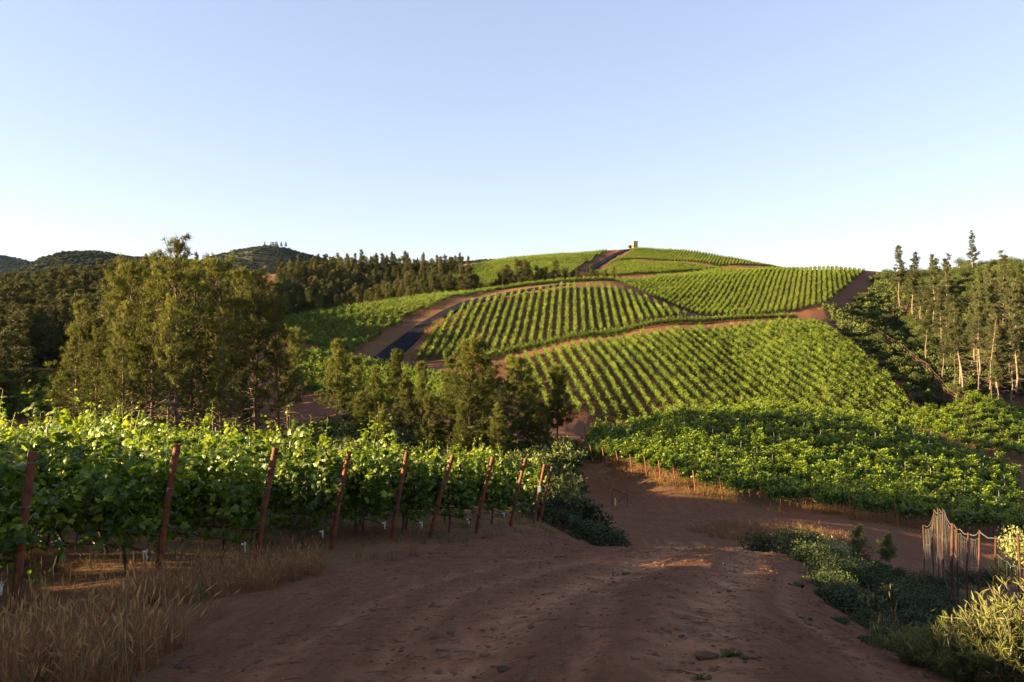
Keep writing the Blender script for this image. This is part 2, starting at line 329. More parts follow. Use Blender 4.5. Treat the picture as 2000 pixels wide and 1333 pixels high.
# terrain material
def terrain_material():
    m, nt, b = mat("soil"); L = nt.links
    P = N(nt, "ShaderNodeNewGeometry").outputs["Position"]
    n1 = ramp(nt, noise(nt, .35, 6, .6, P), .35, .65); n2 = ramp(nt, noise(nt, 2.6, 6, .7, P), .3, .7); n3 = ramp(nt, noise(nt, 34, 6, .8, P), .36, .66)
    c = mixc(nt, n1, (.075, .031, .013), (.125, .054, .023)); c = mixc(nt, n2, c, (.085, .040, .021)); 
    c2 = mixc(nt, n3, c, (.17,.08,.04)); f = N(nt, "ShaderNodeMath", operation='MULTIPLY'); L.new(n3, f.inputs[0]); f.inputs[1].default_value = .55
    c = mixc(nt, f.outputs[0], c, (.17, .085, .044))
    ru = N(nt, "ShaderNodeAttribute", attribute_name="rut"); fr = N(nt, "ShaderNodeMath", operation='MULTIPLY'); L.new(ru.outputs["Fac"], fr.inputs[0])
    L.new(ramp(nt, noise(nt, 3.5, 5, .7, P), .3, .6), fr.inputs[1]); 
    fr2 = N(nt, "ShaderNodeMath", operation='MULTIPLY'); L.new(fr.outputs[0], fr2.inputs[0]); fr2.inputs[1].default_value = .95
    c = mixc(nt, fr2.outputs[0], c, (.32, .20, .13))
    mp = N(nt, "ShaderNodeMapping"); mp.inputs["Rotation"].default_value = (0, 0, .25); mp.inputs["Scale"].default_value = (5.0, .7, 1); L.new(P, mp.inputs[0])
    st = ramp(nt, noise(nt, 1.0, 8, .72, mp.outputs[0]), .44, .72); pt = ramp(nt, noise(nt, 1.6, 7, .75, P), .5, .75); dk = ramp(nt, noise(nt, 5.5, 7, .8, P), .52, .72)
    c = mixc(nt, st, c, mixc(nt, .6, c, (.21, .118, .07))); c = mixc(nt, pt, c, mixc(nt, .55, c, (.19, .105, .06))); c = mixc(nt, dk, c, mixc(nt, .65, c, (.05, .024, .014)))
    gr = N(nt, "ShaderNodeAttribute", attribute_name="grassy"); fg = N(nt, "ShaderNodeMath", operation='MULTIPLY'); L.new(gr.outputs["Fac"], fg.inputs[0])
    L.new(ramp(nt, noise(nt, 1.1, 5, .7, P), .32, .55), fg.inputs[1])
    c = mixc(nt, fg.outputs[0], c, mixc(nt, n3, (.15, .098, .048), (.085, .065, .03)))
    lt = N(nt, "ShaderNodeAttribute", attribute_name="litter")  # woodland floor, plus the row shade painted into two hill blocks
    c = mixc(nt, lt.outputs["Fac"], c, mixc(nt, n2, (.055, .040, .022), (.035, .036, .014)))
    c = mixc(nt, 1.0, c, (1.05, .82, .66), "MULTIPLY")
    L.new(c, b.inputs["Base Color"]); b.inputs["Roughness"].default_value = .95; b.inputs["Specular IOR Level"].default_value = .15
    bp = N(nt, "ShaderNodeBump"); bp.inputs["Strength"].default_value = .75; bp.inputs["Distance"].default_value = .05
    h1 = noise(nt, 9, 8, .75, P); L.new(h1, bp.inputs["Height"])
    bp2 = N(nt, "ShaderNodeBump"); bp2.inputs["Strength"].default_value = .5; bp2.inputs["Distance"].default_value = .25
    L.new(noise(nt, 1.4, 6, .7, P), bp2.inputs["Height"]); L.new(bp.outputs[0], bp2.inputs["Normal"]); L.new(bp2.outputs[0], b.inputs["Normal"])
    return m
grassy = np.zeros(GR.shape); litter = np.zeros(GR.shape)
GPX = np.where(GY > 0.5, CX+F*GX/np.maximum(GY, .5), np.where(GX < 0, -9999, 9999))
fgl = (GY < 40) & (GX < np.interp(GY, [2, 5, 9.5, 13, 18, 23, 27, 34], [-3.2, -2.2, -3.4, -2.6, -1.2, .7, 1.7, 3.2])); grassy[fgl] = 1
fgr = (GY < 30) & (GX > np.interp(GY, [2, 5, 9, 14, 18, 26], [2.6, 2.9, 4.0, 6.0, 7.2, 9])); grassy[fgr] = .8
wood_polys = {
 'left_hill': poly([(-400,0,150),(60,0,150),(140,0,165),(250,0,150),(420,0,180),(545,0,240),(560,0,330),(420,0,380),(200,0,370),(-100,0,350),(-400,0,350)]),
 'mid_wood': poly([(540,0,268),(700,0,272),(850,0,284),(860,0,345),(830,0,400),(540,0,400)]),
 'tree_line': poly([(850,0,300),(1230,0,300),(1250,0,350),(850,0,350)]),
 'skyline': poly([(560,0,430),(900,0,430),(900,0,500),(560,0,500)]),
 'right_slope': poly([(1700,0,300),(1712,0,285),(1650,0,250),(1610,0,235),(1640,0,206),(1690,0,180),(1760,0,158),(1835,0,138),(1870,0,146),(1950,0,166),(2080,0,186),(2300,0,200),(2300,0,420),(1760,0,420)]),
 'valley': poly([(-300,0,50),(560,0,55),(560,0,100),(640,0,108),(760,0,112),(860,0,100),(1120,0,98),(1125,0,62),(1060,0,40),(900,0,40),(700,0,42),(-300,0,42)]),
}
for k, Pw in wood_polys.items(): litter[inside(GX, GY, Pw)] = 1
for k in 'BC': litter[inside(GX, GY, FIELD[k][0])] = .42  # shade between the vine rows painted in as darker soil, not litter
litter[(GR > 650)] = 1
for L_, w_ in (((B_LEFT+[(808,706,190)]), 3.5),):
    grassy[(seg_dist(GX, GY, [tuple(q) for q in poly(L_)]) < w_)] = .9
RC_ = [((p[0]-CX)/F*p[1], p[1]) for p in [(730,168),(752,186),(775,198),(815,214),(862,230),(920,245),(985,258),(1060,268)]]
grassy[(seg_dist(GX, GY, RC_) < 11) & (GR > 150)] = .75
grassy[(seg_dist(GX, GY, [tuple(q) for q in poly(D_NEAR)]) < 3.0) & (GR > 50)] = .6
for k in ('F', 'A', 'PL', 'PR', 'PS', 'G', 'L', 'D', 'E'): 
    grassy[inside(GX, GY, FIELD[k][0])] = .35
nT, nL = GR.shape
ii = (np.arange(nT-1)[:, None]*nL+np.arange(nL-1)[None]); Fq = np.stack([ii, ii+nL, ii+nL+1, ii+1], -1).reshape(-1, 4)[:, ::-1]
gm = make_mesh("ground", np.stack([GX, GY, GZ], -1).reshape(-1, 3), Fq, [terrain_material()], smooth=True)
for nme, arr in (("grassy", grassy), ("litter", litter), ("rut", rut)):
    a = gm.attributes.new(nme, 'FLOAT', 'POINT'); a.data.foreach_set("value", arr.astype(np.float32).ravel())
ground = meta(obj("ground", gm), kind="structure")

# distant hills
M_HILL = plain("far_scrub", (.028, .036, .024), (.065, .06, .032), .012, .95, 0, .1)
def hill(ridge, d, half, zb, seed):
    px = np.array([r[0] for r in ridge], float); pz = np.array([(HY-r[1])/F*d for r in ridge])
    u = np.linspace(px[0], px[-1], 160); v = np.linspace(-1, 1, 90); U, Vv = np.meshgrid(u, v, indexing='ij')
    top = np.interp(U, px, pz); Y = d+Vv*half; X = (U-CX)/F*d*(1+0*Vv)
    z = zb+(top-zb)*np.cos(Vv*math.pi/2)**1.3; z = z+fbm(X*.006, Y*.006, seed, 5)*(60+0*z)*np.clip(1-np.cos(Vv*math.pi/2)**6, .0, 1)*half/400 + fbm(X*.03, Y*.03, seed+9, 3)*7*half/400
    nU, nV = U.shape; q = (np.arange(nU-1)[:, None]*nV+np.arange(nV-1)[None]); f = np.stack([q, q+nV, q+nV+1, q+1], -1).reshape(-1, 4)
    o = meta(obj("hill", make_mesh("hill", np.stack([X, Y, z], -1).reshape(-1, 3), f, [M_HILL], smooth=True)), kind="structure")
    return (X, Y, z)
hills = [hill([(330,560),(400,525),(435,503),(470,496),(500,488),(530,484),(560,487),(600,498),(640,511),(680,524),(760,548)], 1500, 420, -60, 5),
         hill([(60,540),(120,506),(150,497),(185,494),(215,497),(260,505),(330,508),(390,512),(440,518),(520,540)], 1150, 300, -60, 6),
         hill([(-500,500),(-300,480),(-100,488),(0,499),(40,507),(75,516),(130,530)], 2200, 500, -60, 7),
         hill([(560,540),(640,522),(760,522),(880,516),(940,510),(1000,512),(1100,530)], 1300, 260, -60, 8)]

# roads
def ribbon(name, cl, width, m, lift, label=None):
    P = np.array([((p[0]-CX)/F*p[1], p[1]) for p in cl]); s = np.r_[0, np.cumsum(np.hypot(*np.diff(P, axis=0).T))]
    t = np.arange(0, s[-1], 1.0); 
    C = np.stack([np.interp(t, s, P[:, 0]), np.interp(t, s, P[:, 1])], 1)
    for _ in range(12): C[1:-1] = (C[:-2]+2*C[1:-1]+C[2:])/4
    T = unit(np.gradient(C, axis=0)); Nn = np.stack([T[:, 1], -T[:, 0]], 1); w = np.linspace(-.5, .5, 9)*width
    Q = C[:, None]+Nn[:, None]*w[None, :, None]; z = H(Q[..., 0].ravel(), Q[..., 1].ravel()).reshape(Q.shape[:2])+lift
    z[:, 0] -= lift+.15; z[:, -1] -= lift+.15
    V = np.concatenate([Q, z[..., None]], -1); n, k = z.shape; q = (np.arange(n-1)[:, None]*k+np.arange(k-1)[None])
    return meta(obj(name, make_mesh(name, V.reshape(-1, 3), np.stack([q, q+k, q+k+1, q+1], -1).reshape(-1, 4), [m], smooth=True)), kind="structure")
ribbon("road", [(730,168),(738,176),(752,186),(775,198),(815,214),(862,230),(920,245),(985,258),(1060,268),(1110,274)], 5.2, M_ASPH, .34)
ribbon("road", [(1146,440),(1160,470),(1175,500),(1200,545),(1222,572),(1240,590)], 4.8, M_ASPH, .4)
# ---------------------------------------------------------------- vegetation builders
def put_leaves(C, Nn, D, S, outline, faces, cup=None):
    """stamp a leaf outline (k,2) at centres C, normal Nn, pointing D, size S"""
    D = unit(D-(D*Nn).sum(-1, keepdims=True)*Nn); B = np.cross(Nn, D); k = len(outline)
    o = np.asarray(outline, float); zc = np.zeros(k) if cup is None else np.asarray(cup, float)
    V = C[:, None]+S[:, None, None]*(o[None, :, :1]*D[:, None]+o[None, :, 1:2]*B[:, None]+zc[None, :, None]*Nn[:, None])
    f = np.asarray(faces)[None]+(np.arange(len(C))*k)[:, None, None]
    return V.reshape(-1, 3), f.reshape(-1, f.shape[-1])
_half = [(0, 0), (-.14, .2), (.0, .48), (.2, .34), (.42, .52), (.55, .26), (1.0, 0)]
PALM = [(.32, 0)]+_half+[(x, -y) for x, y in _half[-2:0:-1]]
PALM_F = [(0, i, i+1 if i < 12 else 1) for i in range(1, 13)]
PALM_C = [0.06]+[0, -.03, -.10, -.02, -.10, -.03, -.12]+[-.03, -.10, -.02, -.10, -.03]
KITE = [(0, 0), (.35, .32), (1, 0), (.35, -.32)]; KITE_F = [(0, 3, 2, 1)]; KITE_C = [0, .08, -.05, .08]
LOBE = [(0, 0), (.05, .42), (.45, .44), (1, 0), (.45, -.44), (.05, -.42)]; LOBE_F = [(0, 1, 2, 3), (0, 3, 4, 5)]; LOBE_C = [0.04, -.06, -.08, -.05, -.08, -.06]

def vine(seed, length, nshoot, step, size, outline, of, oc, h0=.85, h1=1.95, spread=.34, flop=.35, tips=.25, inner=0, young=0.0, mleaf=None, tall=.25, nz=.65):
    r = np.random.default_rng(seed); C, Nn, D, S, T = [], [], [], [], []; st = MB()
    for s in range(nshoot):
        x0 = r.uniform(-length/2, length/2); side = r.choice([-1, 1]); y0 = r.normal(0, .05)
        top = r.uniform(h0+.35, h1)+(r.random() < .22)*r.uniform(.2, 1.1)*tall
        lx = r.normal(0, .14); fl = r.random() < flop
        n = 9; t = np.linspace(0, 1, n)
        z = h0+(top-h0)*(t if not fl else np.sin(t*math.pi*.75)/.92*.8); y = y0+side*spread*(t**1.3)*(1.35 if fl else .65)*r.uniform(.3, 1.1); x = x0+lx*t*1.4+.04*np.sin(t*7+s)
        P = np.stack([x, y, z], 1); st.tube(P[::2], np.linspace(.006, .002, 5), 3, False)
        ln = np.linalg.norm(np.diff(P, axis=0), axis=1).sum(); m = max(4, int(ln/step)); tt = np.sort(r.uniform(.05, 1, m))
        q = np.stack([np.interp(tt, t, P[:, k]) for k in range(3)], 1)
        a = r.uniform(0, 2*math.pi, m); out = np.stack([np.cos(a), np.sin(a), r.uniform(-.5, .35, m)], 1)
        C.append(q+unit(out)*size*.35); D.append(out); nn = np.stack([r.normal(0, .55, m), side*.45+r.normal(0, .55, m), np.full(m, nz)], 1); Nn.append(unit(nn))
        fade = np.where(tt > .8, 1-.6*(tt-.8)/.2, 1); S.append(size*r.uniform(.65, 1.2, m)*fade); T.append(np.clip((tt-.55)*tips*3+young+r.normal(0, .07, m), 0, 1))
    if inner:
        m = inner; C.append(np.stack([r.uniform(-length/2-.1, length/2+.1, m), r.normal(0, spread*.65, m), r.uniform(h0-.22, h1-.35, m)], 1))
        D.append(r.normal(0, 1, (m, 3))*[1, 1, .6]-[0, 0, .4]); Nn.append(unit(np.stack([r.normal(0, .5, m), r.normal(0, 1, m), r.uniform(.2, .9, m)], 1)))
        S.append(size*r.uniform(.7, 1.25, m)); T.append(np.clip(young+r.normal(0, .06, m), 0, 1))
    C, Nn, D, S, T = map(np.concatenate, (C, Nn, D, S, T))
    V, f = put_leaves(C, Nn, D, S, outline, of, oc); k = len(outline)
    sv = np.concatenate(st.V); sf = np.concatenate(st.F4)
    fs = [f, sf+len(V)]; 
    if f.shape[1] == 4: fs = [np.concatenate(fs)]
    me = make_mesh("vine_foliage", np.concatenate([V, sv]), fs, [mleaf], tint=np.r_[np.repeat(T, k), np.full(len(sv), .5)])
    b = MB(); w = r.normal(0, .03, (5, 2)); zz = np.linspace(-.15, h0, 5)
    b.tube(np.stack([w[:, 0], w[:, 1], zz], 1), [.035, .03, .026, .026, .03], 6)
    xs = np.linspace(-length/2, length/2, 6); b.tube(np.stack([xs, r.normal(0, .015, 6), h0+r.normal(0, .015, 6)], 1), .017, 5)
    return me, b.mesh("vine_trunk", M_VTRUNK, smooth=True)

def tree_mesh(seed, Ht, cb, R, shape, nwh, per, tuft, tl, nb, bw, up=.35, lat=3, leafm=None, bark=None, r0=.016, dead=0, lean=0, gap=0.12, lowdead=.0, tintlo=0, topt=.5, droop=0, clus=3):
    r = np.random.default_rng(seed); tr = MB(); TC, TD, TT = [], [], []
    n = 12; zz = np.linspace(-.4, Ht, n); wob = np.cumsum(r.normal(0, Ht*.006, (n, 2)), 0); wob[:, 0] += lean*(zz/Ht)**1.4*Ht
    TP = np.stack([wob[:, 0], wob[:, 1], zz], 1); tr.tube(TP, np.linspace(Ht*r0, .02, n)**1, 7)
    def trunk(z): return np.array([np.interp(z, zz, TP[:, 0]), np.interp(z, zz, TP[:, 1]), z])
    for w in range(nwh):
        t = (w+r.uniform(-.4, .4))/nwh; t = min(max(t, 0), .985); z = Ht*(cb+(1-cb)*t)
        for p in range(per):
            if r.random() < gap: continue
            L = R*shape(t)*r.uniform(.6, 1.15)+.15; a = r.uniform(0, 2*math.pi); e = r.uniform(-.15, .35)-droop*(1-t)+t*.75
            d = np.array([math.cos(a)*math.cos(e), math.sin(a)*math.cos(e), math.sin(e)]); s = np.linspace(0, 1, 6)
            P = trunk(z)+s[:, None]*L*d+np.stack([0*s, 0*s, up*L*s**2.2], 1)+r.normal(0, .03*L, (6, 3))*s[:, None]
            tr.tube(P[[0, 2, 3, 5]], np.array([.030, .020, .013, .005])*(L*.55+.25)*(Ht/14)**.3, 4, False)
            isdead = t < lowdead and r.random() < .7
            m = max(2, int(tuft*L)); ss = r.uniform(.28, 1.02, m)**.8
            q = np.stack([np.interp(ss, s, P[:, k]) for k in range(3)], 1); off = r.normal(0, 1, (m, 3))*[1, 1, .55]*(.20*L*(1.15-ss[:, None])+.06)
            if isdead: continue
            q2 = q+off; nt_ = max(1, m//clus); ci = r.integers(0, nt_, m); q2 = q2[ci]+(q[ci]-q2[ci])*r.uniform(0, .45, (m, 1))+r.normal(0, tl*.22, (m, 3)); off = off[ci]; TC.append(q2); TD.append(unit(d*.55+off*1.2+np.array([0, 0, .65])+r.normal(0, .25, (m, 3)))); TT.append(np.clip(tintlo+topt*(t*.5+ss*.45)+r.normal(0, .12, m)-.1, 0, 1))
            for j in range(0, m, max(1, int(m/lat))): tr.raw(*twig(q[j], q2[j], .012*(Ht/14)**.5))
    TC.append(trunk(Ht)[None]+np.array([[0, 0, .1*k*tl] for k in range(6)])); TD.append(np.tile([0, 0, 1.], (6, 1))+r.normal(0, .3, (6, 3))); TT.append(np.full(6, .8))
    for k in range(dead):
        z = Ht*r.uniform(.08, max(cb+.05, .3)); L = R*r.uniform(.35, 1.25); a = r.uniform(0, 2*math.pi); s = np.linspace(0, 1, 5); e = r.uniform(-.2, .5)
        d = np.array([math.cos(a)*math.cos(e), math.sin(a)*math.cos(e), math.sin(e)])
        P = trunk(z)+s[:, None]*L*d+np.stack([0*s, 0*s, -.35*L*s**2], 1)+r.normal(0, .04*L, (5, 3))*s[:, None]
        tr.tube(P, np.array([.035, .025, .018, .012, .005])*(L*.4+.3), 4, False)
        for j in range(3):
            q = P[r.integers(2, 5)]; tr.raw(*twig(q, q+r.normal(0, .3*L, 3)*[1, 1, .6], .012))
    C = np.concatenate(TC); D = unit(np.concatenate(TD)); T = np.concatenate(TT); m = len(C)
    bd = unit(D[:, None]*.6+r.normal(0, .62, (m, nb, 3))); ln = tl*r.uniform(.6, 1.1, (m, nb, 1)); side = unit(np.cross(bd, r.normal(0, 1, (m, nb, 3))))
    b0 = C[:, None]+r.normal(0, tl*.18, (m, nb, 3))
    V = np.stack([b0-side*bw*.5, b0+side*bw*.5, b0+bd*ln], 2).reshape(-1, 3); f = np.arange(len(V)).reshape(-1, 3)
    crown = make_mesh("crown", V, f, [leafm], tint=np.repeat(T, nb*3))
    return crown, tr.mesh("trunk", bark, smooth=True)
def twig(a, b, w):
    a = np.asarray(a); b = np.asarray(b); d = unit(b-a); s = unit(np.cross(d, [0.3, .2, 1]))*w; u = unit(np.cross(d, s))*w
    V = np.array([a-s, a+s, b, a+u, a-u]); return V, np.array([[0, 1, 2], [3, 4, 2]])
def bush_mesh(seed, R, Ht, lobes, n, size, leafm, bark=None, outline=KITE, of=KITE_F, oc=KITE_C, stem=True, upright=.3, tint0=.1, core=.6, trunk_h=0):
    """irregular crown: leaf sprays spread through several overlapping lobes, with limbs reaching into each lobe"""
    r = np.random.default_rng(seed); b = MB(); C, D, Nn, S, T = [], [], [], [], []
    for k in range(lobes):
        a = r.uniform(0, 2*math.pi); rr = R*math.sqrt(r.random())*.72; rad = R*r.uniform(.28, .52); cz = trunk_h+(Ht-trunk_h)*r.uniform(.30, .80)*(1-.35*(rr/R)**2)
        c = np.array([rr*math.cos(a), rr*math.sin(a), cz]); m = n//lobes
        v = unit(r.normal(0, 1, (m, 3))); q = v*(r.random((m, 1))**(core*.6))*rad*np.array([1, 1, min(1.0, .62*Ht/R if Ht < R else .9)])
        q *= 1+.25*np.sin(v[:, :1]*5+k)*np.cos(v[:, 1:2]*4+v[:, 2:]*5)
        p = c+q; p[:, 2] = np.maximum(p[:, 2], .02); C.append(p); D.append(unit(v+np.array([0, 0, upright])+r.normal(0, .5, (m, 3)))); Nn.append(unit(v*.6+r.normal(0, .6, (m, 3))+[0, 0, .35]))
        S.append(size*r.uniform(.6, 1.3, m)); T.append(np.clip(tint0+.25*v[:, 2]+r.normal(0, .12, m), 0, 1))
        s = np.linspace(0, 1, 4)[:, None]; P = s*c+np.array([[0, 0, 0], [.0, 0, .1], [0, 0, .1], [0, 0, 0]])*Ht+r.normal(0, .03*R, (4, 3))*s; P[0] = [r.normal(0, .03*R), r.normal(0, .03*R), -.1]
        b.tube(P, np.linspace(.05, .012, 4)*Ht*.45, 5)
    C, D, Nn, S, T = map(np.concatenate, (C, D, Nn, S, T)); V, f = put_leaves(C, Nn, D, S, outline, of, oc)
    return make_mesh("foliage", V, f, [leafm], tint=np.repeat(T, len(outline))), b.mesh("stems", bark or M_BARK, smooth=True)

_proto_n = 0
PROTO = {}
def kit(key, pairs):
    """a collection of unlinked prototypes (merged look) for scattered stuff"""
    global _proto_n
    c = bpy.data.collections.new(key)
    for i, ms in enumerate(pairs):
        ms = ms if isinstance(ms, (tuple, list)) else (ms,)
        VV, FF, mi, mats, tt, off = [], [], [], [], [], 0
        for me in ms:
            v = np.empty(len(me.vertices)*3, np.float32); me.vertices.foreach_get("co", v); v = v.reshape(-1, 3)
            ls = np.empty(len(me.polygons), np.int32); lt = ls.copy(); me.polygons.foreach_get("loop_start", ls); me.polygons.foreach_get("loop_total", lt)
            lv = np.empty(len(me.loops), np.int32); me.loops.foreach_get("vertex_index", lv)
            for q in (4, 3):
                sel = ls[lt == q]
                if len(sel): FF.append((lv[sel[:, None]+np.arange(q)]+off, len(mats)))
            if "tint" in me.attributes: t = np.empty(len(v), np.float32); me.attributes["tint"].data.foreach_get("value", t)
            else: t = np.zeros(len(v), np.float32)
            tt.append(t); VV.append(v); off += len(v); mats.append(me.materials[0])
        mi = np.concatenate([np.full(len(f), k) for f, k in FF])
        m = make_mesh(key+"_form", np.concatenate(VV), [f for f, _ in FF], mats, midx=mi, tint=np.concatenate(tt))
        c.objects.link(bpy.data.objects.new(key+"_form", m))
    return c
def scatter(name, pos, rz, scl, idx, coll, label, cat, tilt=None):
    pos = np.asarray(pos, np.float32); n = len(pos); me = bpy.data.meshes.new(name); me.vertices.add(n); me.vertices.foreach_set("co", pos.ravel())
    rot = np.zeros((n, 3), np.float32); rot[:, 2] = rz
    if tilt is not None: rot[:, 0] = tilt[:, 0]; rot[:, 1] = tilt[:, 1]
    a = me.attributes.new("rot", 'FLOAT_VECTOR', 'POINT'); a.data.foreach_set("vector", rot.ravel())
    scl = np.asarray(scl, np.float32); 
    if scl.ndim == 1: scl = np.repeat(scl[:, None], 3, 1)
    a = me.attributes.new("scl", 'FLOAT_VECTOR', 'POINT'); a.data.foreach_set("vector", np.ascontiguousarray(scl).ravel())
    a = me.attributes.new("pick", 'INT', 'POINT'); a.data.foreach_set("value", np.asarray(idx, np.int32))
    o = obj(name, me); ng = bpy.data.node_groups.new(name, 'GeometryNodeTree')
    ng.interface.new_socket("Geometry", in_out='INPUT', socket_type='NodeSocketGeometry'); ng.interface.new_socket("Geometry", in_out='OUTPUT', socket_type='NodeSocketGeometry')
    A = ng.nodes.new; gi = A("NodeGroupInput"); go = A("NodeGroupOutput"); ip = A("GeometryNodeInstanceOnPoints"); ci = A("GeometryNodeCollectionInfo")
    ci.inputs["Collection"].default_value = coll; ci.inputs["Separate Children"].default_value = True; ci.inputs["Reset Children"].default_value = True
    ng.links.new(gi.outputs[0], ip.inputs["Points"]); ng.links.new(ci.outputs[0], ip.inputs["Instance"]); ip.inputs["Pick Instance"].default_value = True
    for nm, ty, sk in (("rot", 'FLOAT_VECTOR', "Rotation"), ("scl", 'FLOAT_VECTOR', "Scale"), ("pick", 'INT', "Instance Index")):
        na = A("GeometryNodeInputNamedAttribute"); na.data_type = ty; na.inputs["Name"].default_value = nm
        ng.links.new(na.outputs["Attribute"], ip.inputs[sk])
    ng.links.new(ip.outputs[0], go.inputs[0]); md = o.modifiers.new("scatter", 'NODES'); md.node_group = ng
    return meta(o, label, cat, kind="stuff")
def thing(name, parts, loc, rz=0, s=1.0, label=None, cat=None, group=None, tilt=(0, 0)):
    e = bpy.data.objects.new(name, None); e.empty_display_size = .3; link(e); e.location = loc; e.rotation_euler = (tilt[0], tilt[1], rz)
    e.scale = (s, s, s) if not isinstance(s, (tuple, list)) else s
    for nm, me in parts: obj(nm, me, e)
    return meta(e, label, cat, group)
def ordinal(i): return ["first", "second", "third", "fourth", "fifth", "sixth", "seventh", "eighth", "ninth", "tenth", "eleventh", "twelfth", "thirteenth", "fourteenth", "fifteenth", "sixteenth", "seventeenth", "eighteenth", "nineteenth", "twentieth"][i]

# ---------------------------------------------------------------- vines
V_NEAR = [vine(100+i, 1.35, 30, .056, .125, PALM, PALM_F, PALM_C, .64, 2.15, .42, .42, .5, 260, .05, M_VINE, .95) for i in range(6)]
V_MID = [vine(200+i, 1.35, 22, .10, .20, LOBE, LOBE_F, LOBE_C, .85, 2.0, .45, .3, .5, 60, .06, M_VINE, .8) for i in range(6)]
V_FAR = [vine(300+i, 1.2, 18, .12, .26, KITE, KITE_F, KITE_C, .35, 1.75, .50, .06, .6, 26, .04, M_VFAR, .6, .15) for i in range(5)]
V_TINY = [vine(400+i, 1.7, 13, .20, .38, KITE, KITE_F, KITE_C, .35, 1.8, .50, .1, .4, 16, .15, M_VFAR, .3, .3) for i in range(3)]
POSTS = [(22,1200,9.4,68,888),(303,1127,11.6,349,870),(493,1105,12.9,540,870),(642,1072,15.6,683,878),(762,1052,17.5,796,876),(834,1050,18.5,885,880),(925,1042,19.9,963,887),(993,1028,22.7,1027,895),(1040,1022,25.9,1064,905),(1052,1020,27.6,1079,903)]
FG_DIR = np.array([-.93, .36]); FG_DIR /= np.hypot(*FG_DIR)
count = 0
fg_rows = []
for i, (bx, by, d, tx, ty) in enumerate(POSTS):
    x, y, z = at(bx, d); top = 1.92; lean = (tx-bx)/F*d
    b = MB(); tilt = lean
    b.tube([(0, 0, -.3), (lean*.5, -.02, top*.5), (lean, -.04, top)], [.049, .049, .049], 14, False)
    b.tube([(lean, -.04, top), (lean*.98, -.04, top-.12)], [.040, .040], 14, True)
    k = 14; 
    pipe = b.mesh("pipe", M_RUST, smooth=True)
    wraps = []
    for h in (top*.93, top*.66, top*.36):
        w = MB()
        for q in range(3): 
            a = np.linspace(0, 2*math.pi, 13); w.tube(np.stack([lean*h/top+.052*np.cos(a), -.04*h/top+.052*np.sin(a), np.full(13, h+q*.006)], 1), .004, 4, False)
        wraps.append(("wire_wrap", w.mesh("wire_wrap", M_WIRE)))
    parts = [("pipe", pipe)]+wraps
    if i == 8:
        t = MB(); t.box((lean*.6-.03, -.09, top*.58), (.10, .012, .2)); parts.append(("tag", t.mesh("tag", M_WHITE)))
    e = thing("end_post", parts, (x, y, z), label=("white-tagged rusty end post, %s from the left in the foreground rows" if i == 8 else "leaning rusty pipe end post, %s from the left in the foreground vine rows") % ordinal(i), cat="post", group="rusty end posts of the foreground vine rows")
    # the row behind the post
    n = {0: 7, 1: 11, 2: 14, 3: 16, 4: 17, 5: 18, 6: 19, 7: 19, 8: 0, 9: 20}[i]; L = []
    for k in range(n):
        q = np.array([x, y])+FG_DIR*(.6+k*1.3)+rng.normal(0, .04, 2)
        # rows bend gently downhill away from the track
        L.append((q[0], q[1]))
    fg_rows.append((i, x, y, z, top, lean, L))
line_posts = 0
lp_b = MB(); lp_b.box((0, 0, .85), (.045, .012, 2.5)); lp_b.box((.0, .014, .85), (.012, .018, 2.5)); LP_MESH = lp_b.mesh("line_post", M_STEEL)
rz_fg = math.atan2(FG_DIR[1], FG_DIR[0])
indiv = 0
for (i, x, y, z, top, lean, L) in fg_rows:
    for k, (qx, qy) in enumerate(L):
        f, t = V_NEAR[int(rng.integers(6))] if qy < 24 else (V_NEAR[int(rng.integers(6))])
        s = float(rng.uniform(.9, 1.06)); e = thing("grape_vine", [("foliage", f), ("trunk", t)], (qx, qy, H1(qx, qy)), rz_fg+(math.pi if rng.random() < .5 else 0), (1, 1, s),
            "%s grapevine back from the %s rusty post in the foreground rows" % (ordinal(k), ordinal(i)), "grapevine", "vines of the %s foreground row" % ordinal(i)); indiv += 1
    if not L: continue
    for k in range(3, len(L), 5):
        qx = (L[k][0]+L[k-1][0])/2; qy = (L[k][1]+L[k-1][1])/2
        o = obj("line_post", LP_MESH); o.location = (qx, qy, H1(qx, qy)); o.rotation_euler = (rng.normal(0, .02), rng.normal(0, .02), rz_fg)
        meta(o, "grey line post, %s one back from the %s rusty end post" % (ordinal(k//5), ordinal(i)), "post", "grey line posts of the foreground rows")
    far = L[-1]; m = len(L)
    for wi, (h, nm) in enumerate(((top*.93, "top"), (top*.66, "middle"), (.84, "lower"))):
        P = [(x+lean*h/top, y-.03, z+h)]+[(a[0], a[1], H1(*a)+(h if wi else 1.72)+.02*math.sin(j)) for j, a in enumerate(L)]
        b = MB(); b.tube(P, .0035, 4, False); o = obj("trellis_wire", b.mesh("trellis_wire", M_WIRE)); meta(o, "thin %s trellis wire running back from the %s rusty end post" % (nm, ordinal(i)), "wire", "trellis wires of the foreground rows")
    hs = [(x-.12, y, z+.34)]+[(a[0], a[1], H1(*a)+.42+.04*math.sin(j*1.7)) for j, a in enumerate(L)]
    b = MB(); b.tube(hs, .011, 6, True); fit = MB(); fit.tube([(x-.12, y, z+.38), (x-.12, y, z+.30), (x-.12, y-.005, z+.22)], [.014, .017, .013], 8); fit.tube([(x-.18, y+.01, z+.345), (x-.10, y, z+.345)], .014, 8)
    e = bpy.data.objects.new("drip_hose", None); link(e); meta(e, "black drip hose with white end fitting beside the %s rusty end post" % ordinal(i), "hose", "drip hoses of the foreground rows")
    obj("hose", b.mesh("hose", M_HOSE, smooth=True), e); obj("end_fitting", fit.mesh("end_fitting", M_WHITE, smooth=True), e)

